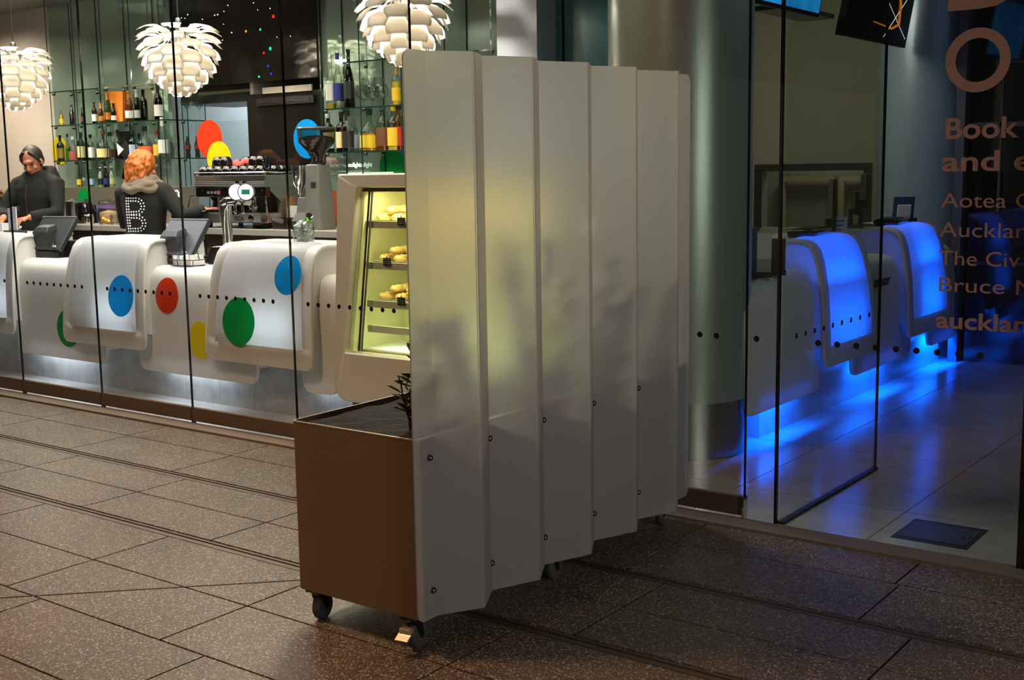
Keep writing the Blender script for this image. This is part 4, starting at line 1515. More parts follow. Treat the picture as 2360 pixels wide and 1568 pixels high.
MB().rings([[(-.095, yy, .14), (-.085, yy, .03), (.0, yy, .085)] for yy in (-.009, -.0065)]).done('white_triangle', M_paper, t)

M_gobl = glass('goblet_glass', (0.93, 0.95, 0.94, 1), edge=(0.5, 0.53, 0.52, 1))


def goblet(kind, px, py, yy, z, label):
    x = on_y(px, py, yy).x
    t = thing('%s_glass' % kind, label, 'glass', (x, yy, z+0.0005))
    pr = {'martini': [(.034, 0), (.034, .003), (.004, .008), (.0035, .085), (.008, .095), (.056, .150), (.058, .165), (.055, .165), (.05, .148), (.004, .1)],
          'wine': [(.035, 0), (.035, .003), (.005, .008), (.004, .09), (.012, .10), (.038, .13), (.045, .17), (.036, .22), (.034, .22), (.042, .17), (.034, .132), (.005, .105)],
          'balloon': [(.034, 0), (.034, .003), (.006, .008), (.006, .04), (.02, .05), (.056, .08), (.062, .11), (.046, .16), (.044, .16), (.059, .11), (.052, .082), (.005, .055)],
          'tumbler': [(.034, 0), (.036, .002), (.042, .13), (.040, .13), (.034, .01)]}[kind]
    MB().lathe(pr, 20, cap1=False).done('glass', M_gobl, t, smooth=True)
    return t


goblet('martini', 433, 278, 6.90, ZM, 'martini glass on the shelf end, left of the pair')
goblet('martini', 461, 278, 7.04, ZM, 'martini glass on the shelf end, right of the pair')
goblet('tumbler', 403, 365, 6.78, ZL, 'clear tumbler near the corner of the lower left shelf')
goblet('wine', 847, 246, 6.76, ZMR, 'wine glass at the back of the upper right shelf, left of the pair')
goblet('wine', 874, 245, 6.76, ZMR, 'wine glass at the back of the upper right shelf, right of the pair')
goblet('balloon', 838, 247, 6.66, ZMR, 'round balloon glass at the front of the upper right shelf, leftmost')
goblet('balloon', 858, 246, 6.66, ZMR, 'round balloon glass at the front of the upper right shelf, middle')
goblet('balloon', 878, 245, 6.66, ZMR, 'round balloon glass at the front of the upper right shelf, rightmost')

# ================================================================== coffee machine, grinder, tap and counter things
MY = 6.27
xl, xr = on_y(452, 460, MY).x, on_y(613, 460, MY).x
zt = on_y(530, 402, MY).z
em = thing('espresso_machine', 'chrome two group espresso machine on the back bench', 'coffee machine', ((xl+xr)/2, MY, BZ))
W = xr-xl
HZ = zt-BZ
D = 0.46
hw_ = W/2
rb = MB()
for k in range(6):
    z0 = HZ-0.095+0.0145*k
    rb.box(-hw_, hw_, -0.02+0.006*k, 0.02, z0, z0+0.011)
rb.box(-hw_+0.003, hw_-0.003, -0.005, D, HZ-0.10, HZ-0.008)
rb.done('upper_body', M_steel, em, bevel=0.003)
mb = MB()
mb.tube([(-hw_, 0.0, HZ+0.012), (hw_, 0.0, HZ+0.012), (hw_, D, HZ+0.012), (-hw_, D, HZ+0.012), (-hw_, 0.0, HZ+0.012)], 0.008, 6)
for x in (-hw_, -hw_*.33, hw_*.33, hw_):
    mb.tube([(x, 0, HZ-0.02), (x, 0, HZ+0.012)], 0.005, 6)
mb.done('cup_rail', M_chrome, em)
MB().box(-hw_, hw_, 0.0, 0.05, HZ-0.175, HZ-0.10).done('control_panel', M_blackg, em, bevel=0.004)
bt = MB()
for gx in (-hw_*.45, hw_*.45):
    for k in range(4):
        bt.box(gx-0.08+0.042*k, gx-0.055+0.042*k, -0.006, 0.001, HZ-0.15, HZ-0.13)
bt.done('button_row', mat('button_grey', rgb(120, 120, 118), 0.4), em)
for s in (-1, 1):
    MB().lathe([(0.001, -0.03), (0.022, -0.028), (0.025, 0.0)], 14, Matrix.Translation((s*(hw_-0.06), -0.005, HZ-0.14)) @ Matrix.Rotation(-PI/2, 4, 'X') @ Matrix.Scale(-1, 4, (0, 0, 1))).done('steam_knob', M_blackg, em, smooth=True)
    MB().box(s*0.13-0.02, s*0.13+0.02, -0.004, 0.002, HZ-0.155, HZ-0.125).done('red_switch', LB['red'], em)
MB().box(-hw_+0.01, hw_-0.01, 0.20, D, 0.06, HZ-0.10).done('back_panel', mat('dark_steel_panel', rgb(84, 82, 78), 0.25, 0.8), em)
for s in (-1, 1):
    MB().rings([[(s*(hw_-0.012)+dx, yy, zz) for yy, zz in ((0.02, HZ-0.10), (D, HZ-0.10), (D, 0.05), (0.12, 0.05), (0.16, 0.2))] for dx in (-0.008, 0.008)]).done('side_panel', mat('grey_side_panel', rgb(126, 134, 124), 0.3, 0.5), em)
    gx = s*hw_*.45
    g = MB().lathe([(0.04, HZ-0.27), (0.044, HZ-0.25), (0.036, HZ-0.235), (0.036, HZ-0.17)], 18, Matrix.Translation((gx, 0.08, 0))).done('group_head', M_chrome, em, smooth=True)
    pf = MB()
    pf.lathe([(0.03, HZ-0.31), (0.038, HZ-0.30), (0.038, HZ-0.268)], 18, Matrix.Translation((gx, 0.08, 0)))
    pf.tube([(gx-0.012, 0.08, HZ-0.31), (gx-0.016, 0.08, HZ-0.335)], 0.007, 6)
    pf.tube([(gx+0.012, 0.08, HZ-0.31), (gx+0.016, 0.08, HZ-0.335)], 0.007, 6)
    h = pf.done('portafilter', M_chrome, em, smooth=True)
    MB().tube([(gx, 0.045, HZ-0.285), (gx-0.02, -0.04, HZ-0.288), (gx-0.03, -0.11, HZ-0.295)], [0.009, 0.015, 0.013], 8).done('handle', M_blackg, h, smooth=True)
    MB().tube([(s*(hw_-0.03), 0.03, HZ-0.16), (s*(hw_+0.03), -0.03, HZ-0.17), (s*(hw_+0.05), -0.04, HZ-0.25), (s*(hw_+0.045), -0.035, HZ-0.37)], 0.007, 8).done('steam_wand', M_chrome, em, smooth=True)
    MB().lathe([(0.02, 0.0), (0.024, 0.02), (0.02, 0.05)], 12, Matrix.Translation((s*(hw_-0.08), 0.06, 0))).done('foot', M_black, em)
    MB().lathe([(0.02, 0.0), (0.024, 0.02), (0.02, 0.05)], 12, Matrix.Translation((s*(hw_-0.08), 0.38, 0))).done('foot', M_black, em)
MB().box(-hw_, hw_, -0.06, 0.20, 0.045, 0.12).done('drip_tray', M_steel, em, bevel=0.006)
MB().box(-hw_+0.02, hw_-0.02, -0.05, 0.19, 0.12, 0.124).done('tray_grid', mat('dark_grid', rgb(40, 40, 40), 0.4, 0.6), em)
lettering('brand_lettering', 'VEGA', M_black, (0.10, -0.0605, 0.062), (1, 0, 0), (0, 0, 1), 0.12, 0.035, 0.02, em)
MB().tube([(0.065+0.02*math.cos(a), -0.0615, 0.083+0.025*math.sin(a)) for a in [0.6+k*0.45 for k in range(11)]], 0.004, 5).done('red_brand_ring', LB['red'], em)
MB().lathe([(0.024, -0.0), (0.026, 0.006), (0.012, 0.008)], 18, Matrix.Translation((0.30, -0.060, 0.082)) @ Matrix.Rotation(PI/2, 4, 'X')).done('gauge', M_blackg, em, smooth=True)
# cups on the machine
cupx = [(-0.36, 0.06), (-0.27, 0.05), (-0.17, 0.05), (-0.07, 0.05), (0.03, 0.05), (0.12, 0.06), (0.22, 0.05), (0.31, 0.06),
        (-0.30, 0.18), (-0.20, 0.17), (-0.10, 0.18), (0.25, 0.18), (0.34, 0.17), (-0.24, 0.30), (0.28, 0.30)]
cup0 = None
CUPL = 'upturned glossy black coffee cup among those on top of the espresso machine'
for i, (x, y) in enumerate(cupx):
    loc = ((xl+xr)/2+x*W/0.83, MY+y, BZ+HZ-0.0075)
    if cup0 is None:
        cup0 = thing('coffee_cup', CUPL, 'cup', loc, 0.4, 'black cups on the espresso machine')
        MB().lathe([(0.052, 0), (0.053, 0.003), (0.049, 0.040), (0.036, 0.068), (0.026, 0.073), (0.024, 0.068)], 18).done('cup', M_blackg, cup0, smooth=True)
        MB().tube([(0.040, 0, 0.015), (0.062, 0, 0.022), (0.062, 0, 0.042), (0.036, 0, 0.048)], 0.005, 6).done('handle', M_blackg, cup0, smooth=True)
    else:
        dup(cup0, loc, random.uniform(0, 6))
for x, y in ((-0.25, 0.11), (-0.15, 0.10), (0.26, 0.11), (0.17, 0.12), (-0.05, 0.24)):
    o = dup(cup0, ((xl+xr)/2+x*W/0.83, MY+y, BZ+HZ+0.066), random.uniform(0, 6))
cl = thing('folded_cloth', 'salmon red folded cloth lying among the cups on the machine', 'cloth', ((xl+xr)/2+0.05, MY+0.17, BZ+HZ-0.007))
mb = MB()
gr = [[mb.b.verts.new((-0.13+0.26*i/10, -0.07+0.16*j/6, 0.055+0.02*math.sin(i*1.3+j)+0.012*math.cos(j*2.1+i*.7))) for i in range(11)] for j in range(7)]
for j in range(6):
    for i in range(10):
        mb.b.faces.new((gr[j][i], gr[j][i+1], gr[j+1][i+1], gr[j+1][i]))
o = mb.done('cloth', mat('salmon_cloth', rgb(226, 92, 84), 0.8), cl, smooth=True)
o.modifiers.new('thickness', 'SOLIDIFY').thickness = 0.05

# grinder
GY = 6.36
gx = on_y(736, 520, GY).x
gr_ = thing('coffee_grinder', 'silver coffee grinder with a conical bean hopper', 'grinder', (gx, GY, BZ), 0.1)
sc_ = 1.02
mb = MB()
mb.rings([[(x*sx_-0.0, y*sy, z*sc_) for x, y in rrect(-0.075, 0.075, -0.085, 0.11, 0.03)] for z, sx_, sy in ((0.0, 1.05, 1.05), (0.02, 1.06, 1.06), (0.10, 1.0, 1.0), (0.30, .92, .92), (0.47, .82, .8))])
mb.done('body', M_silver, gr_, smooth=True, bevel=0.006)
mb = MB()
mb.lathe([(0.038, 0.47), (0.045, 0.48), (0.05, 0.53), (0.075, 0.575), (0.135, 0.64), (0.142, 0.735)], 24, Matrix.Translation((0.005, 0, 0)), cap1=False)
mb.done('hopper', glass('smoked_hopper', (0.62, 0.55, 0.48, 1), edge=(0.25, 0.2, 0.16, 1)), gr_, smooth=True)
MB().lathe([(0.02, 0.50), (0.045, 0.53), (0.070, 0.575), (0.130, 0.637), (0.134, 0.675), (0.06, 0.69), (0.0, 0.692)], 24, Matrix.Translation((0.005, 0, 0))).done('beans', mat('coffee_beans', rgb(58, 34, 22), 0.4, bump=1.0, scale=120, var=0.4), gr_, smooth=True)
MB().lathe([(0.146, 0.735), (0.150, 0.741), (0.146, 0.750), (0.02, 0.757)], 24, Matrix.Translation((0.005, 0, 0))).done('lid', mat('smoke_grey_lid', rgb(70, 66, 62), 0.3), gr_, smooth=True)
MB().lathe([(0.05, 0.47), (0.06, 0.475), (0.06, 0.49), (0.046, 0.495)], 20, Matrix.Translation((0.005, 0, 0))).done('collar', M_black, gr_, smooth=True)
MB().lathe([(0.003, 0.235), (0.012, 0.25), (0.054, 0.35), (0.056, 0.47), (0.05, 0.472)], 20, Matrix.Translation((-0.135, -0.05, 0))).done('doser_cone', M_chrome, gr_, smooth=True)
MB().rings([[(-0.19, -0.10, 0.06), (-0.06, -0.10, 0.06), (-0.06, 0.05, 0.06), (-0.19, 0.05, 0.06)], [(-0.15, -0.08, 0.13), (-0.06, -0.08, 0.13), (-0.06, 0.05, 0.13), (-0.13, 0.05, 0.13)], [(-0.13, -0.08, 0.24), (-0.06, -0.08, 0.24), (-0.06, 0.05, 0.24), (-0.13, 0.05, 0.24)]]).done('chute_base', M_silver, gr_, bevel=0.006)
for zz in (0.315, 0.33, 0.345):
    MB().box(0.0, 0.045, -0.0845, -0.07, zz, zz+0.005).done('vent_slot', M_black, gr_)
MB().lathe([(0.028, 0), (0.028, 0.006), (0.02, 0.007)], 18, Matrix.Translation((-0.02, -0.084, 0.10)) @ Matrix.Rotation(PI/2, 4, 'X')).done('adjust_dial', M_black, gr_, smooth=True)

# stacks of paper cups and kit beyond the machine


def cup_stack(px, py, yy, n, m, label, z=None, r=0.042):
    t = thing('paper_cup_stack', label, 'cups', (on_y(px, py, yy).x, yy, (z or BZ)+0.001))
    for k in range(n):
        MB().lathe([(r*0.72, 0.018*k), (r, 0.018*k+0.10), (r*1.05, 0.018*k+0.10), (r*1.05, 0.018*k+0.105), (r*0.9, 0.018*k+0.105)], 16).done('cup', m, t, smooth=True)
    return t


cup_stack(653, 520, 6.48, 9, M_wood, 'tall stack of brown paper cups behind the coffee machine, left one')
cup_stack(672, 520, 6.50, 8, M_wood, 'stack of brown paper cups behind the coffee machine, right one')
cup_stack(752, 520, 6.66, 12, M_paper, 'tall stack of white paper cups behind the grinder')
cup_stack(764, 520, 6.60, 11, LB['coral'], 'stack of red and white paper cups beside the pastry cabinet', r=0.045)
kb = thing('knock_box', 'black knock box on the bench in front of the paper cups', 'box', (on_y(655, 520, 6.3).x, 6.30, BZ+0.001))
MB().rings([rrect(-.09, .09, -.06, .06, .02) and [(x*s_, y*s_, z) for x, y in rrect(-.09, .09, -.06, .06, .02)] for z, s_ in ((0, .9), (0.085, 1.0), (0.085, .93), (0.02, .88))]).done('bin', M_blackg, kb, smooth=True)
ms = thing('menu_sign', 'small white card standing beside the grinder', 'sign', (on_y(676, 515, 6.45).x, 6.45, BZ+0.001), 0.2)
MB().box(-.05, .05, -.003, .003, 0, .17).done('card', M_paper, ms)
lettering('print', 'LINE', mat('grey_print', rgb(140, 140, 140), 0.7), (-0.03, -0.0035, 0.06), (1, 0, 0), (0, 0, 1), 0.06, 0.02, 0, ms)

# beer font on the counter
TY = 5.70
tz = 0.952
fx = on_y(531, 575, TY).x
z_top = on_y(520, 474, TY).z-tz
bf = thing('beer_font', 'curved chrome beer tap with two glowing round badges', 'beer tap', (fx, TY, tz+0.001))
MB().tube([(0, 0, 0), (-0.01, 0, 0.12), (-0.022, 0, 0.24), (-0.035, 0, z_top-0.06), (-0.03, 0, z_top)], [0.030, 0.031, 0.036, 0.044, 0.046], 16).done('tower', M_chrome, bf, smooth=True)
MB().tube([(-0.06, -0.0, z_top+0.01), (0.0, -0.0, z_top+0.03), (0.12, 0.0, z_top+0.035), (0.22, 0.0, z_top+0.025)], [0.03, 0.036, 0.034, 0.026], 14).done('crossbar', M_chrome, bf, smooth=True)
MB().tube([(0.13, -0.06, z_top+0.02), (0.08, -0.07, z_top+0.015), (0.04, -0.07, z_top-0.03), (0.025, -0.07, z_top-0.12), (0.03, -0.07, z_top-0.38), (0.035, -0.05, 0.02)], 0.012, 10).done('drain_pipe', M_chrome, bf, smooth=True)
for x in (0.12, 0.20):
    MB().tube([(x, -0.02, z_top+0.03), (x+0.03, -0.07, z_top+0.02), (x+0.06, -0.09, z_top-0.05)], [0.012, 0.011, 0.008], 8).done('spout', M_chrome, bf, smooth=True)
    MB().tube([(x, -0.02, z_top+0.05), (x+0.005, -0.03, z_top+0.10), (x+0.01, -0.02, z_top+0.17)], [0.008, 0.012, 0.014], 8).done('tap_handle', M_blackg, bf, smooth=True)
for px, py in ((545, 443), (567, 443)):
    q = on_y(px, py, TY-0.05)
    mtx = Matrix.Translation((q.x-fx, -0.05, q.z-tz)) @ Matrix.Rotation(0.55, 4, 'Z') @ Matrix.Rotation(PI/2, 4, 'X')
    o = MB().lathe([(0.03, -0.045), (0.055, -0.035), (0.063, 0.0), (0.060, 0.006), (0.054, 0.004)], 24, mtx, cap1=False).done('badge_housing', M_chrome, bf, smooth=True)
    MB().lathe([(0.053, 0.0), (0.053, 0.004), (0.001, 0.007)], 24, mtx).done('badge_face', emis('badge_glow', (0.92, 0.97, 1.0, 1), 2.5 if px < 550 else 0.9), o, smooth=True)
    if px > 550:
        MB().box(-0.03, 0.03, -0.018, 0.018, 0.0075, 0.009, mtx).done('badge_print', mat('badge_green', rgb(30, 150, 130), 0.5), o)


# tills on the counter, seen from behind
M_till = mat('till_dark_grey', rgb(44, 46, 50), 0.45)
M_till2 = mat('till_mid_grey', rgb(92, 94, 102), 0.45)


def till(px, py, yy, z, rz, label, m):
    t = thing('till_terminal', label, 'till', (on_y(px, py, yy).x, yy, z), rz)
    mb = MB()
    mb.rings([[(x, y, zz) for x, y in rrect(-.15, .15, -.12, .12, .015)] for zz in (0.001, 0.05)])
    mb.done('base', M_black, t, bevel=0.004)
    tilt = Matrix.Translation((0, -0.02, 0.185)) @ Matrix.Rotation(R(-38), 4, 'X')
    MB().box(-.19, .19, -0.012, 0.03, -.155, .155, tilt).done('screen_housing', m, t, bevel=0.006)
    MB().box(-.17, .17, 0.0301, 0.032, -.13, .13, tilt).done('screen', M_blackg, t)
    MB().box(-.195, .195, -0.016, 0.0, .150, .162, tilt).done('top_edge', M_till2, t, bevel=0.002)
    MB().rings([[(-.11, -.10, 0.05), (.07, -.10, 0.05), (.07, .06, 0.05), (-.11, .06, 0.05)], [(-.10, -.13, 0.20), (.06, -.13, 0.20), (.06, 0.0, 0.20), (-.10, 0.0, 0.20)], [(-.09, -.10, 0.24), (.05, -.10, 0.24), (.05, -.02, 0.26), (-.09, -.02, 0.26)]]).done('stand', m, t, bevel=0.004)
    MB().tube([(0.10, -0.075, 0.22), (0.115, -0.10, 0.14), (0.13, -0.11, 0.09), (0.15, -0.115, 0.06), (0.125, -0.12, 0.08), (0.11, -0.115, 0.12)], 0.005, 6).done('cable', M_black, t, smooth=True)
    MB().box(0.115, 0.145, -0.125, -0.115, 0.085, 0.10).done('tag', M_paper, t)
    return t


till(128, 590, 5.60, 0.953, 0.15, 'black till terminal in front of the dark-haired woman', M_till)
till(425, 600, 5.60, 0.953, 0.1, 'grey till terminal in front of the orange-haired barista', mat('till_light_grey', rgb(72, 75, 82), 0.4))
dw = thing('cash_drawer', 'black cash drawer box beside the black till', 'cash drawer', (on_y(182, 600, 5.72).x+0.05, 5.70, 0.953))
MB().box(-.10, .16, -.10, .12, 0.001, .13).done('case', M_black, dw, bevel=0.004)
kp = thing('card_reader', 'rounded black card machine behind the grey till', 'card machine', (on_y(503, 590, 5.68).x, 5.70, 0.953), 0.3)
MB().rings([[(x*s_, y*s_, z) for x, y in rrect(-.08, .08, -.06, .09, .03)] for z, s_ in ((0.001, 1), (0.05, 1), (0.12, .7))]).done('body', M_black, kp, smooth=True)
q = MB()
for i in range(3):
    for j in range(4):
        q.box(-.03+.025*i, -.014+.025*i, -.05+.02*j, -.037+.02*j, 0.1205, 0.126)
q.done('keys', M_paper, kp)
# napkin basket
nb = thing('napkin_basket', 'black wire basket of white napkins on the low counter', 'basket', (on_y(437, 612, 5.47).x, 5.46, 0.953), 0.1)
wr = MB()
for zz, s_ in ((0.004, 0.9), (0.045, 1.0)):
    lp = [(x*s_, y*s_, zz) for x, y in rrect(-.12, .12, -.07, .07, .02)]
    wr.tube(lp+[lp[0]], 0.003, 5)
for x in (-.12, -.04, .04, .12):
    wr.tube([(x*.9, -.063, 0.004), (x, -.07, 0.045)], 0.003, 5)
wr.tube([(-.1, -.02, .045), (-.03, -.03, .10), (0.03, 0.02, .07), (.06, .03, .11), (.11, 0.0, .045)], 0.0035, 6)
wr.done('wire_frame', M_black, nb)
q = MB()
for k in range(9):
    a = -.09+.02*k
    q.rings([[(a+dx, -.055, .008), (a+dx+.03, .055, .008), (a+dx+0.02+.004*math.sin(k*2.2), .05, .066+.016*math.sin(k*1.7)), (a+dx-.015, -.05, .062+.014*math.cos(k*2.3))] for dx in (0, .012)])
q.done('napkins', M_paper, nb)
# two glasses of ice and mint
for px, lab, mint in ((690, 'glass packed with ice on the counter hood, left of the pair', False), (711, 'glass of ice and green mint on the counter hood, right of the pair', True)):
    t = goblet('tumbler', px, 556, 5.50, 1.1385, lab)
    t.scale = (1.05, 1.05, 1.0)
    q = MB()
    for k in range(14):
        m_ = Matrix.Translation((random.uniform(-.018, .018), random.uniform(-.018, .018), .016+.009*k)) @ Matrix.Rotation(random.uniform(0, 3), 4, 'X') @ Matrix.Rotation(random.uniform(0, 3), 4, 'Z')
        q.box(-.011, .011, -.011, .011, -.011, .011, m_)
    q.done('ice', mat('ice', rgb(226, 232, 232), 0.15, coat=0.5), t)
    if mint:
        q = MB()
        for k in range(14):
            a, zz = random.uniform(0, 6.28), random.uniform(.07, .16)
            c0 = Vector((.02*math.cos(a), .02*math.sin(a), zz))
            d_ = Vector((math.cos(a), math.sin(a), .8)).normalized()*0.03
            sd = d_.cross(Vector((0, 0, 1))).normalized()*0.012
            q.rings([[c0+u_, c0+d_*.5+sd+u_, c0+d_+u_, c0+d_*.5-sd+u_] for u_ in (Vector((0, 0, 0)), Vector((0, 0, .0015)))])
        q.done('mint', mat('mint_green', rgb(120, 196, 50), 0.5, var=.3), t)
# bench clutter between the two women
def canister(px, yy, r, h, m, label, lid=None, name='canister', cat='canister'):
    t = thing(name, label, cat, (on_y(px, 518, yy).x, yy, BZ+0.001))
    MB().lathe([(r*.96, 0), (r, .008), (r, h*.92), (r*.9, h*.96)], 22).done('body', m, t, smooth=True)
    MB().lathe([(r*1.02, h*.92), (r*1.02, h*.97), (r*.4, h*1.03), (r*.2, h*1.10), (.002, h*1.11)], 22).done('lid', lid or M_chrome, t, smooth=True)
    return t


canister(172, 6.40, .075, .20, M_steel, 'tall steel canister on the bench beside the dark-haired woman', M_steel)
canister(196, 6.42, .065, .19, M_blackg, 'black canister on the bench beside the steel one', M_black)
t = canister(252, 6.48, .085, .20, M_gobl, 'clear cookie jar with a purple lid band on the bench', M_gobl, 'cookie_jar', 'jar')
MB().lathe([(.0865, .135), (.0865, .165)], 22, cap0=False, cap1=False).done('purple_band', mat('purple_band', rgb(110, 80, 150), .5), t)
MB().lathe([(.075, .005), (.078, .10), (.0, .115)], 18).done('biscuits', mat('biscuit_pale', rgb(224, 176, 140), .7, var=.3, scale=60), t, smooth=True)
lbw = thing('lemon_tub', 'clear tub of lemon slices at the bench edge', 'tub', (on_y(243, 518, 6.28).x, 6.28, BZ+0.001))
MB().lathe([(.05, 0), (.066, .075), (.064, .075), (.048, .003)], 20, cap1=False).done('tub', M_gobl, lbw, smooth=True)
q = MB()
for k in range(9):
    q.ball((random.uniform(-.03, .03), random.uniform(-.03, .03), .02+.004*k), (.022, .014, .016), 10, 6)
q.done('lemon', mat('lemon_yellow', rgb(250, 190, 40), .5), lbw, smooth=True)
t = thing('tumbler_glass', 'empty clear tumbler beside the lemon tub', 'glass', (on_y(265, 518, 6.27).x, 6.27, BZ+0.001))
MB().lathe([(.030, 0), (.036, .09), (.034, .09), (.028, .005)], 18, cap1=False).done('glass', M_gobl, t, smooth=True)
t = thing('steel_jug', 'small steel milk jug left of the lemon tub', 'jug', (on_y(206, 518, 6.30).x, 6.30, BZ+0.001))
MB().lathe([(.04, 0), (.042, .01), (.034, .07), (.045, .085), (.042, .085), (.03, .07)], 18, cap1=False).done('jug', M_chrome, t, smooth=True)
MB().tube([(.034, 0, .075), (.065, 0, .065), (.060, 0, .025), (.038, 0, .02)], .005, 6).done('handle', M_chrome, t, smooth=True)
bl = thing('blender_base', 'dark appliance with looped cable behind the cookie jar', 'appliance', (on_y(225, 500, 6.55).x, 6.55, BZ+0.001))
MB().rings([[(x*s_, y*s_, z) for x, y in rrect(-.08, .08, -.06, .06, .02)] for z, s_ in ((0, 1), (.10, .9), (.16, .6))]).done('body', M_black, bl, smooth=True)
MB().tube([(-.07, -.06, .12), (-.11, -.08, .17), (-.04, -.08, .21), (.02, -.07, .19), (.06, -.06, .10)], .006, 6).done('cable', M_black, bl, smooth=True)
for px, lab in ((402, 'white pump bottle beside the espresso machine, left of the pair'), (413, 'white pump bottle beside the espresso machine, right of the pair')):
    t = thing('pump_bottle', lab, 'bottle', (on_y(px, 470, 6.50).x, 6.50, BZ+0.001))
    MB().lathe([(.03, 0), (.032, .01), (.03, .15), (.012, .19), (.01, .23)], 16).done('bottle', GL['brown'], t, smooth=True)
    MB().tube([(0, 0, .19), (0, 0, .27), (-.02, 0, .285), (-.075, -.0, .275)], [.010, .008, .008, .006], 8).done('pump', M_paper, t, smooth=True)
# card holders on the counter at the left edge
ch = thing('leaflet_holder', 'clear stand of white leaflets on the counter hood at the left edge', 'leaflet holder', (on_y(30, 535, 5.50).x, 5.52, 1.1385), -0.1)
MB().box(-.13, .13, -.04, .04, 0, .02).done('base', M_black, ch, bevel=.003)
MB().box(-.10, -.02, -.006, .006, .02, .20).box(-.03, .07, -.018, -.008, .02, .215).done('leaflets', mat('lilac_paper', rgb(204, 200, 208), .7), ch)
MB().rings([[(.075, -.02, .01), (.12, -.02, .05), (.12, -.02, .06), (.07, -.02, .02)], [(.075, .0, .01), (.12, .0, .05), (.12, .0, .06), (.07, .0, .02)]]).done('bracket', M_cream2, ch)
pc = thing('paper_stack', 'stack of white paper cards left of the leaflet stand', 'papers', (on_y(-2, 535, 5.55).x, 5.56, 1.1385), .3)
MB().box(-.07, .07, -.05, .05, 0, .03).box(-.06, .06, -.045, .04, .03, .075).done('cards', mat('lilac_paper', (0, 0, 0, 1)), pc)

# ================================================================== people
M_jacket = mat('black_jacket', rgb(9, 9, 9), 0.9, var=0.3, scale=9, bump=0.6)
M_jacket2 = mat('charcoal_jacket', rgb(17, 19, 24), 0.9, var=0.3, scale=9, bump=0.6)
M_trous = mat('black_trousers', rgb(18, 18, 20), 0.8)
M_orange = mat('orange_hair', rgb(176, 90, 14), 0.6, var=0.6, scale=8, aniso=(9, 9, 1), bump=0.4)
M_dhair = mat('dark_brown_hair', rgb(24, 16, 13), 0.6, var=0.3, scale=8, aniso=(9, 9, 1), bump=0.3)
M_scarf = mat('taupe_scarf', rgb(112, 98, 84), 0.85, var=0.15, scale=60, bump=0.3)
M_lip = mat('lip', rgb(150, 78, 64), 0.5)
M_eyew = mat('eye_dark', rgb(30, 20, 16), 0.2)


def remesh(o, v, smooth_it=4):
    md = o.modifiers.new('merge', 'REMESH')
    md.mode = 'VOXEL'
    md.voxel_size = v
    md.use_smooth_shade = True
    if smooth_it:
        sm = o.modifiers.new('soften', 'SMOOTH')
        sm.factor = 0.5
        sm.iterations = smooth_it


def ell(mb, c, rx, ry, z):
    return [(c[0]+rx*math.cos(2*PI*i/20), c[1]+ry*math.sin(2*PI*i/20), z) for i in range(20)]


def hand(mb, wrist, direction, up, sc=1.0, curl=0.5, thumb=1):
    """Palm, four jointed fingers of unequal length and a thumb leaving the side of the palm."""
    d, u = Vector(direction).normalized(), Vector(up).normalized()
    s = d.cross(u).normalized()
    u = s.cross(d).normalized()
    w0 = Vector(wrist)
    mb.rings([[w0+d*t*sc+s*x*sc+u*y*sc for x, y in ((-wd, -.013), (wd, -.013), (wd, .013), (-wd, .013))] for t, wd in ((0, .025), (.04, .036), (.085, .040))])
    for k, (off, L_) in enumerate(((-.030, .062), (-.010, .074), (.011, .070), (.031, .054))):
        p0 = w0+(d*.08+s*off)*sc
        pts = [p0]
        a = 0.15
        for seg_ in (.42, .33, .25):
            a += curl*0.8
            pts.append(pts[-1]+(d*math.cos(a)-u*math.sin(a))*L_*seg_*sc)
        mb.tube(pts, [.0095*sc, .009*sc, .008*sc, .0065*sc], 8)
    t0 = w0+(d*.03-s*thumb*.03)*sc
    mb.tube([t0, t0+(d*.028-s*thumb*.024)*sc, t0+(d*.058-s*thumb*.026-u*.01)*sc], [.012*sc, .011*sc, .008*sc], 8)


def head(mb, c, M):
    """Skull, jaw, nose, ears and neck in head coordinates (face toward +Y), mapped by M about c."""
    mm = Matrix.Translation(c) @ M
    mb.ball((0, -.012, .025), (.076, .094, .098), 20, 14, mm)
    mb.ball((0, .022, -.045), (.057, .066, .072), 18, 12, mm)
    mb.ball((0, .050, -.088), (.028, .030, .022), 12, 8, mm)
    mb.tube([(0, .084, .020), (0, .098, -.012), (0, .106, -.030), (0, .092, -.040)], [.009, .012, .016, .012], 8, mm)
    mb.ball((0, .085, .030), (.048, .014, .016), 12, 8, mm)
    for s in (-1, 1):
        mb.ball((s*.077, -.008, -.012), (.010, .020, .032), 10, 8, mm)
        mb.ball((s*.040, .064, -.028), (.022, .022, .02), 10, 8, mm)
    return mm


def face(mm, parent):
    q = MB()
    for s in (-1, 1):
        q.ball((s*.032, .079, .006), (.014, .008, .006), 10, 8, mm)
    q.done('eyes', M_eyew, parent, smooth=True)
    q = MB()
    for s in (-1, 1):
        q.tube([(s*.014, .093, .028), (s*.034, .090, .034), (s*.055, .074, .026)], [.004, .0045, .003], 6, mm)
    q.done('eyebrows', M_dhair, parent, smooth=True)
    q = MB()
    q.tube([(-.024, .080, -.064), (-.008, .092, -.060), (.008, .092, -.060), (.024, .080, -.064)], [.003, .007, .007, .003], 8, mm)
    q.tube([(-.02, .082, -.070), (0, .090, -.073), (.02, .082, -.070)], [.003, .007, .003], 8, mm)
    q.done('lips', M_lip, parent, smooth=True)


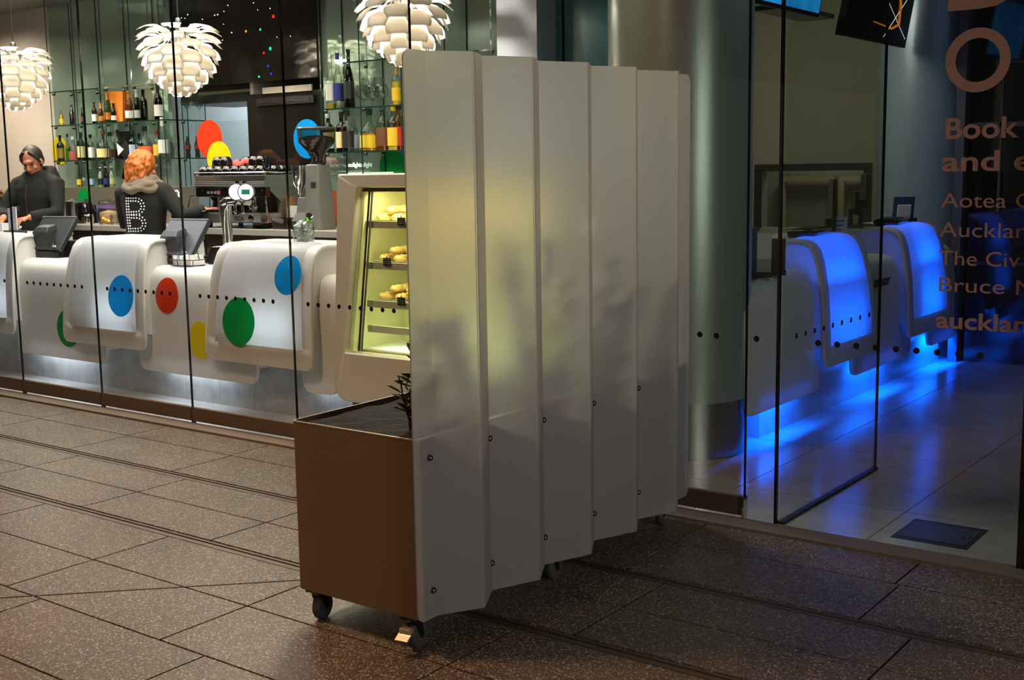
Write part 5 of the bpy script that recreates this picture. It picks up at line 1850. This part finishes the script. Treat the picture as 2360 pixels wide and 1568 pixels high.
def torso(mb, lean=(0, 0), k=1.0, grow=0.0):
    L0 = [(.90, .175, .125), (.98, .165, .115), (1.06, .148, .105), (1.15, .155, .112), (1.25, .175, .120), (1.33, .180, .110), (1.385, .150, .090), (1.42, .085, .075)]
    mb.rings([ell(mb, (lean[0]*(z-.9), lean[1]*(z-.9)), (rx+grow)*k, (ry+grow)*k, z) for z, rx, ry in L0])


def legs(mb, g=0.0):
    for s in (-1, 1):
        mb.tube([(s*.085, 0, .92), (s*.09, .01, .70), (s*.09, .015, .48), (s*.09, 0, .30), (s*.09, -.01, .12)], [.095+g, .082+g, .058+g, .052+g, .042+g], 14)


def person(name, label, loc, rz, arms, head_rot, build, scale=1.0, voxel=0.008, head_c=(0, .025, 1.555)):
    t = thing(name, label, 'person', loc, rz)
    t.scale = (scale,)*3
    b = MB()
    torso(b, grow=-.012)
    legs(b, -.006)
    b.tube([(0, -.01, 1.36), (0, 0.005, 1.43), (0, .015, 1.50)], [.066, .052, .052], 14)
    M = head_rot
    mm = head(b, Vector(head_c), M)
    for s in (-1, 1):
        b.ball((s*.09, .05, .06), (.045, .11, .035), 12, 8)
    for sh, el, wr, hd, up, curl, th in arms:
        b.tube([sh, (Vector(sh)+Vector(el))/2, el, (Vector(el)+Vector(wr))/2, wr], [.050, .046, .040, .036, .026], 12)
        hand(b, wr, hd, up, 1.0, curl, th)
    body = b.done('body', M_skin, t)
    remesh(body, voxel, 3)
    j = MB()
    torso(j, grow=.018)
    for sh, el, wr, hd, up, curl, th in arms:
        sh, el, wr = Vector(sh), Vector(el), Vector(wr)
        cx = Vector((sh.x*.6, sh.y, sh.z+.02))
        j.tube([cx, sh, (sh+el)/2, el, (el+wr)/2, el+(wr-el)*.95], [.075, .076, .066, .060, .054, .046], 14)
    jk = build(j, t, mm)
    tr = MB()
    legs(tr, .012)
    tr.rings([ell(tr, (0, 0), .182, .135, .93), ell(tr, (0, 0), .178, .132, .80)])
    o = tr.done('trousers', M_trous, t)
    remesh(o, .014, 4)
    sh_ = MB()
    for s in (-1, 1):
        sh_.tube([(s*.09, -.06, .03), (s*.09, .02, .035), (s*.09, .10, .03), (s*.09, .15, .024)], [.035, .04, .036, .024], 12)
    o = sh_.done('shoes', M_black, t, smooth=True)
    return t, mm


# --- barista with orange hair, seen from behind, reaching to the machine
def build_barista(j, t, mm):
    o = j.done('jacket', M_jacket, t)
    remesh(o, .011, 5)
    h = MB()
    h.ball((0, -.020, .032), (.090, .102, .108), 20, 14, mm)
    rnd = random.Random(4)
    for k in range(46):
        a = PI+(k/45)*PI*1.0+rnd.uniform(-.08, .08)        # round the back from ear to ear
        r0 = .06
        pts = []
        zt_ = rnd.uniform(.05, .12)
        ln = rnd.uniform(.17, .25)
        for i in range(7):
            f = i/6
            rr = .055+.052*math.sin(min(1, f*1.8)*PI/2)+.010*math.sin(f*11+k*1.7)-.018*f*f
            aa = a+.10*math.sin(f*7+k*2.3)
            pts.append((rr*math.cos(aa), -.020+rr*1.08*math.sin(aa), zt_-ln*f))
        h.tube(pts, [.016, .019, .020, .019, .017, .015, .010], 8, mm)
    hr = h.done('hair', M_orange, t)
    remesh(hr, .0055, 1)
    s = MB()
    for k, (z, r, tl, th_) in enumerate(((1.405, .125, .05, .036), (1.435, .105, -.06, .036), (1.455, .092, .08, .032), (1.385, .145, -.03, .030))):
        lp = [(r*1.05*math.cos(2*PI*i/22), r*.92*math.sin(2*PI*i/22)-.005, z+tl*math.cos(2*PI*i/22+.5)*r+.012*math.sin(i*1.7+k)) for i in range(23)]
        s.tube(lp, [th_*(1+.15*math.sin(i*1.1+k)) for i in range(23)], 8)
    sf = s.done('scarf', M_scarf, t)
    remesh(sf, .008, 2)
    # studded letter on the back: two rows of studs following the outline
    q = MB()
    def stud(x, z):
        y = -(.125+.018)*math.sqrt(max(.2, 1-(x/.21)**2))-.001-(0.004 if z > 1.3 else 0)
        zz = (z-1.06)/.30
        y += .012*max(0, (1.18-z)/.1)*.8 + (.010 if z > 1.31 else 0)
        q.ball((x, y-.002, z), (.0072, .006, .0072), 10, 6)
    xa, z0_, z1_ = -.075, 1.055, 1.315
    for off in (0, .022):
        for k in range(13):
            stud(xa+off, z0_+(z1_-z0_)*k/12)
    zm = 1.185
    for (zb_, zt2) in ((z0_, zm-.002), (zm+.002, z1_)):
        rad_ = (zt2-zb_)/2
        for rr, n in ((rad_, 9), (rad_-.022, 7)):
            zc_ = (zb_+zt2)/2
            for k in range(n):
                a = -PI/2+PI*k/(n-1)
                stud(.015+rr*1.05*math.cos(a), zc_+rr*math.sin(a))
            for xx in (-.030, -.008):
                stud(xx, zc_+rr)
                stud(xx, zc_-rr)
    q.done('stud_letter', mat('silver_stud', rgb(236, 236, 236), .25, .4), t, smooth=True)['label'] = 'silver studs forming a letter B on the back'
    return o


bx = on_y(333, 470, 5.98)
BF = math.atan2(.36, .93)
rotb = BF
arms_b = [((.185, 0, 1.355), (.33, .16, 1.19), (.42, .36, 1.205), (.35, .9, .0), (0, 0.2, 1), .55, -1),
          ((-.185, 0, 1.355), (-.25, .10, 1.11), (-.10, .27, 1.16), (.5, .85, .0), (0, 0, 1), .6, 1)]
arms_b[0] = ((.185, 0, 1.355), (.34, -.01, 1.17), (.49, .10, 1.215), (.75, .55, .05), (0, 0, 1), .55, 1)
HR = Matrix.Rotation(-.45, 4, 'Z') @ Matrix.Rotation(-.25, 4, 'X')
person('person', 'person with orange hair, taupe scarf and a black jacket with a studded B, back turned', (bx.x, 5.98, 0.1), rotb, arms_b, HR, build_barista, 1.0, .0075)


# --- dark-haired woman looking down
def build_woman(j, t, mm):
    # raised hood and collar of the jacket around the neck
    for k, (z, r, th_) in enumerate(((1.40, .115, .050), (1.44, .105, .045), (1.37, .13, .045))):
        lp = [(r*1.05*math.cos(2*PI*i/20), r*.8*math.sin(2*PI*i/20)-.035, z+(.03 if math.sin(2*PI*i/20) < 0 else -.01)) for i in range(21)]
        j.tube(lp, th_, 8)
    o = j.done('jacket', M_jacket, t)
    remesh(o, .011, 5)
    z_ = MB()
    z_.tube([(0.01, .128, 1.36), (0.012, .146, 1.25), (.01, .140, 1.10)], .004, 5)
    z_.done('zip', mat('zip_metal', rgb(130, 120, 110), .3, .8), t)
    h = MB()
    h.ball((0, -.030, .042), (.084, .093, .092), 22, 16, mm)
    h.ball((0, -.036, .000), (.084, .080, .075), 20, 14, mm)
    h.ball((0, -.122, .005), (.042, .036, .042), 14, 10, mm)
    for s_ in (-1, 1):
        h.tube([(s_*.02, .050, .112), (s_*.055, .048, .080), (s_*.076, .035, .035), (s_*.080, .015, -.01)], [.012, .014, .011, .006], 8, mm)
    hr = h.done('hair', M_dhair, t)
    remesh(hr, .0055, 2)
    face(mm, t)
    return o


wx = on_y(90, 470, 6.03)
rw = PI+math.atan2(.35, 1)
arms_w = [((.185, 0, 1.355), (.27, .12, 1.12), (.12, .30, 1.09), (-.3, .9, -.2), (0, 0, 1), .5, -1),
          ((-.185, 0, 1.355), (-.26, .10, 1.12), (-.13, .30, 1.09), (.35, .9, -.2), (0, 0, 1), .5, 1)]
HW = Matrix.Rotation(.18, 4, 'Z') @ Matrix.Rotation(.10, 4, 'Y') @ Matrix.Rotation(-.42, 4, 'X')
person('person', 'dark-haired person in a black hooded jacket looking down at the till', (wx.x, 6.03, 0.13), rw, arms_w, HW, build_woman, 1.03, .0065, (0, .045, 1.545))


# --- person cut by the left edge, fur-trimmed hood, arm reaching right
def build_edge(j, t, mm):
    o = j.done('jacket', M_jacket2, t)
    remesh(o, .012, 5)
    f = MB()
    rnd = random.Random(9)
    for k in range(70):
        a = 2*PI*k/70
        b_ = Vector((.13*math.cos(a), .105*math.sin(a)-.02, 1.42+.02*math.sin(2*a)))
        d_ = Vector((math.cos(a)+rnd.uniform(-.4, .4), math.sin(a)+rnd.uniform(-.4, .4), rnd.uniform(-.3, .9))).normalized()
        f.tube([b_, b_+d_*.03, b_+d_*.055], [.022, .014, .003], 6)
    f.done('fur_trim', mat('brown_fur', rgb(120, 92, 64), .9, var=.4, scale=60), t, smooth=True)
    h = MB()
    h.ball((0, -.018, .035), (.088, .100, .104), 18, 12, mm)
    hr = h.done('hair', M_dhair, t)
    remesh(hr, .008, 2)
    face(mm, t)
    return o


ex = on_y(-26, 470, 5.9)
re_ = PI+.9
arms_e = [((.185, 0, 1.355), (.20, .20, 1.17), (.10, .44, 1.12), (-.1, .95, -.1), (0, 0, 1), .5, -1),
          ((-.185, 0, 1.355), (-.26, .22, 1.20), (-.16, .46, 1.12), (.1, .95, -.1), (0, 0, 1), .5, 1)]
person('person', 'person in a charcoal jacket with fur-trimmed hood, cut off by the left edge', (ex.x, 5.9, 0.04), re_, arms_e, Matrix.Rotation(-.3, 4, 'X'), build_edge, .98, .009)

# ================================================================== lobby screens and ticket counter things
M_tvblue = emis('screen_blue', (0.02, 0.28, 0.85, 1), 0.75)


def tv_blue():
    m, nt, N, L = new_mat('screen_blue_picture')
    N.remove(N['Principled BSDF'])
    e = N.new('ShaderNodeEmission')
    tc = N.new('ShaderNodeTexCoord')
    nz = N.new('ShaderNodeTexNoise')
    nz.inputs['Scale'].default_value = 2.5
    nz.inputs['Detail'].default_value = 6
    cr = N.new('ShaderNodeValToRGB')
    cr.color_ramp.elements[0].position, cr.color_ramp.elements[0].color = .3, (0.005, 0.09, 0.35, 1)
    cr.color_ramp.elements[1].position, cr.color_ramp.elements[1].color = .75, (0.02, 0.36, 0.80, 1)
    L.new(tc.outputs['Object'], nz.inputs['Vector'])
    L.new(nz.outputs['Fac'], cr.inputs[0])
    L.new(cr.outputs[0], e.inputs[0])
    e.inputs[1].default_value = 0.45
    L.new(e.outputs[0], N['Material Output'].inputs[0])
    return m


def screen(y0, y1, z0, h, label, blue):
    t = thing('wall_screen', label, 'screen', (-3.30, (y0+y1)/2, z0))
    w_ = (y1-y0)/2
    tilt = Matrix.Rotation(R(10), 4, 'Y')
    MB().box(-.06, 0, -w_, w_, 0, h, tilt).done('housing', M_black, t, bevel=.004)
    MB().box(0.001, .003, -w_+.02, w_-.02, .025, h-.02, tilt).done('picture', tv_blue() if blue else mat('screen_black', rgb(4, 5, 8), .12, coat=.5), t)
    MB().box(-.14, -.06, -.12, .12, .1, .3).done('bracket', M_black, t)
    MB().lathe([(.02, .3), (.02, TOP-z0)], 10, Matrix.Translation((-.12, 0, 0))).done('pole', M_black, t)
    if not blue:
        q = MB()
        c0, c1 = (w_*.93, .05), (-w_*.55, h-.06)
        for (ya, za), (yb, zb) in (((w_*.90, .07), (-w_*.5, h-.1)), ((w_*.2, .05), (w_*.95, h*.8))):
            n_ = 42
            for k in range(n_):
                f = k/(n_-1)
                y, z = ya+(yb-ya)*f, za+(zb-za)*f
                q.box(.0032, .005, y-.004, y+.004, z-.004, z+.004, tilt)
        q.done('dotted_reflections', emis('led_reflection_glow', (1, 1, 1, 1), 0.45), t)  # LED reflections on the dark screen, painted as glowing dots
        MB().tube([place(tilt, (.005, -w_*.2, .14)), place(tilt, (.005, w_*.1, .13)), place(tilt, (.005, w_*.40, .12)), place(tilt, (.005, w_*.60, .16)), place(tilt, (.005, w_*.55, .30)), place(tilt, (.005, w_*.35, .48))], [.004, .005, .008, .012, .010, .006], 6).done('orange_streak', emis('orange_glow', (.8, .22, .01, 1), .28), t)
    return t


screen(6.75, 7.93, 2.575, .56, 'hanging screen showing a blue picture above the ticket counter', True)
screen(8.36, 9.66, 2.49, .60, 'hanging black screen with crossing dotted white LED reflections above the ticket counter', False)
br = thing('ceiling_plate', 'flat grey bracket plate between the two hanging screens', 'bracket', (-3.5, 8.1, 2.62))
MB().box(-.15, .10, -.45, .35, 0, .03).done('plate', M_silver, br)
MB().lathe([(.015, .03), (.015, TOP-2.62)], 8, Matrix.Translation((-.1, 0, 0))).done('rod', M_black, br)


def lob(px, py, x):
    return on_x(px, py, x)


# brochures at the near end of the ticket counter
M_bro = mat('brochure_blue', rgb(40, 74, 110), .5)
for i, (px, py, h, m, lab) in enumerate(((1742, 640, .30, M_bro, 'teal brochure rack at the near end of the ticket counter'), (1765, 640, .26, M_paper, 'white leaflet rack beside the teal one on the ticket counter'),
                                          (1795, 640, .22, mat('brochure_maroon', rgb(80, 40, 50), .5), 'maroon leaflet rack nearest the blue-lit hood'))):
    p = lob(px, py, -3.02+.02*i)
    t = thing('leaflet_rack', lab, 'leaflet rack', (p.x, 6.30+.15*i, .9535), .5)
    MB().box(-.055, .055, -.04, .04, 0, .03).done('base', M_black, t)
    MB().box(-.05, .05, -.012, .006, .03, h, Matrix.Rotation(R(10), 4, 'X')).done('leaflets', m, t)
    MB().box(-.053, .053, -.016, -.013, .03, .11, Matrix.Rotation(R(10), 4, 'X')).done('front_lip', M_gobl, t)
for y, lab, blk in ((7.42, 'black keyboard tray on the nearer blue-lit hood', 1), (8.95, 'black keyboard tray on the farther blue-lit hood', 1)):
    t = thing('keyboard', lab, 'keyboard', (-3.12, y, 1.1385), .15)
    MB().rings([[(x, yy, z) for x, yy in rrect(-.09*s_, .09*s_, -.24*s_, .24*s_, .02)] for z, s_ in ((.001, .95), (.03, 1), (.045, .93))]).done('body', M_blackg, t, smooth=True, bevel=.003)
    q = MB()
    for a in range(4):
        for b_ in range(11):
            q.box(-.07+.033*a, -.045+.033*a, -.20+.035*b_, -.172+.035*b_, .0451, .051)
    q.done('keys', M_black, t)
for px, py, y, h, w_, lab in ((1962, 520, 7.95, .36, .26, 'tall black monitor seen edge on behind the nearer hood'), (1999, 510, 8.55, .26, .22, 'short black monitor at the near side of the farther hood'), (2030, 510, 8.75, .38, .30, 'tall black monitor on the farther hood')):
    z0 = 1.1385 if y > 8.4 else .9535
    hh = h if y > 8.4 else h+.18
    t = thing('monitor', lab, 'monitor', (-3.27 if y > 8.4 else -3.2, y, z0), PI/2+.5)
    MB().box(-.09, .09, -.07, .07, 0, .012).done('foot', M_black, t, bevel=.003)
    MB().box(-.025, .025, .0, .03, .012, hh*.5).done('neck', M_black, t)
    MB().box(-w_/2, w_/2, -.03, .0, hh*.35, hh).done('screen', M_blackg, t, bevel=.004)
t = thing('notice_card', 'white printed notice card standing behind the nearer hood', 'sign', (-3.16, 8.0, .9535), .6)
MB().box(-.06, .06, -.003, .003, 0, .28).done('card', M_paper, t)
q = MB()
for k in range(5):
    q.box(-.045, .04-.01*(k % 3), -.0045, -.003, .25-.03*k, .258-.03*k)
q.done('print', mat('print_blue', rgb(40, 60, 120), .6), t)
t = thing('leaflet_rack', 'blue and white leaflet rack at the far end of the ticket counter', 'leaflet rack', (-3.20, 9.42, 1.1385), .6)
MB().box(-.10, .10, -.05, .05, 0, .03).done('base', M_black, t)
MB().box(-.08, .08, -.01, .01, .03, .20, Matrix.Rotation(R(12), 4, 'X')).done('leaflets', M_bro, t)
MB().box(-.05, .05, -.03, -.012, .03, .14, Matrix.Rotation(R(12), 4, 'X')).done('white_leaflets', M_paper, t)
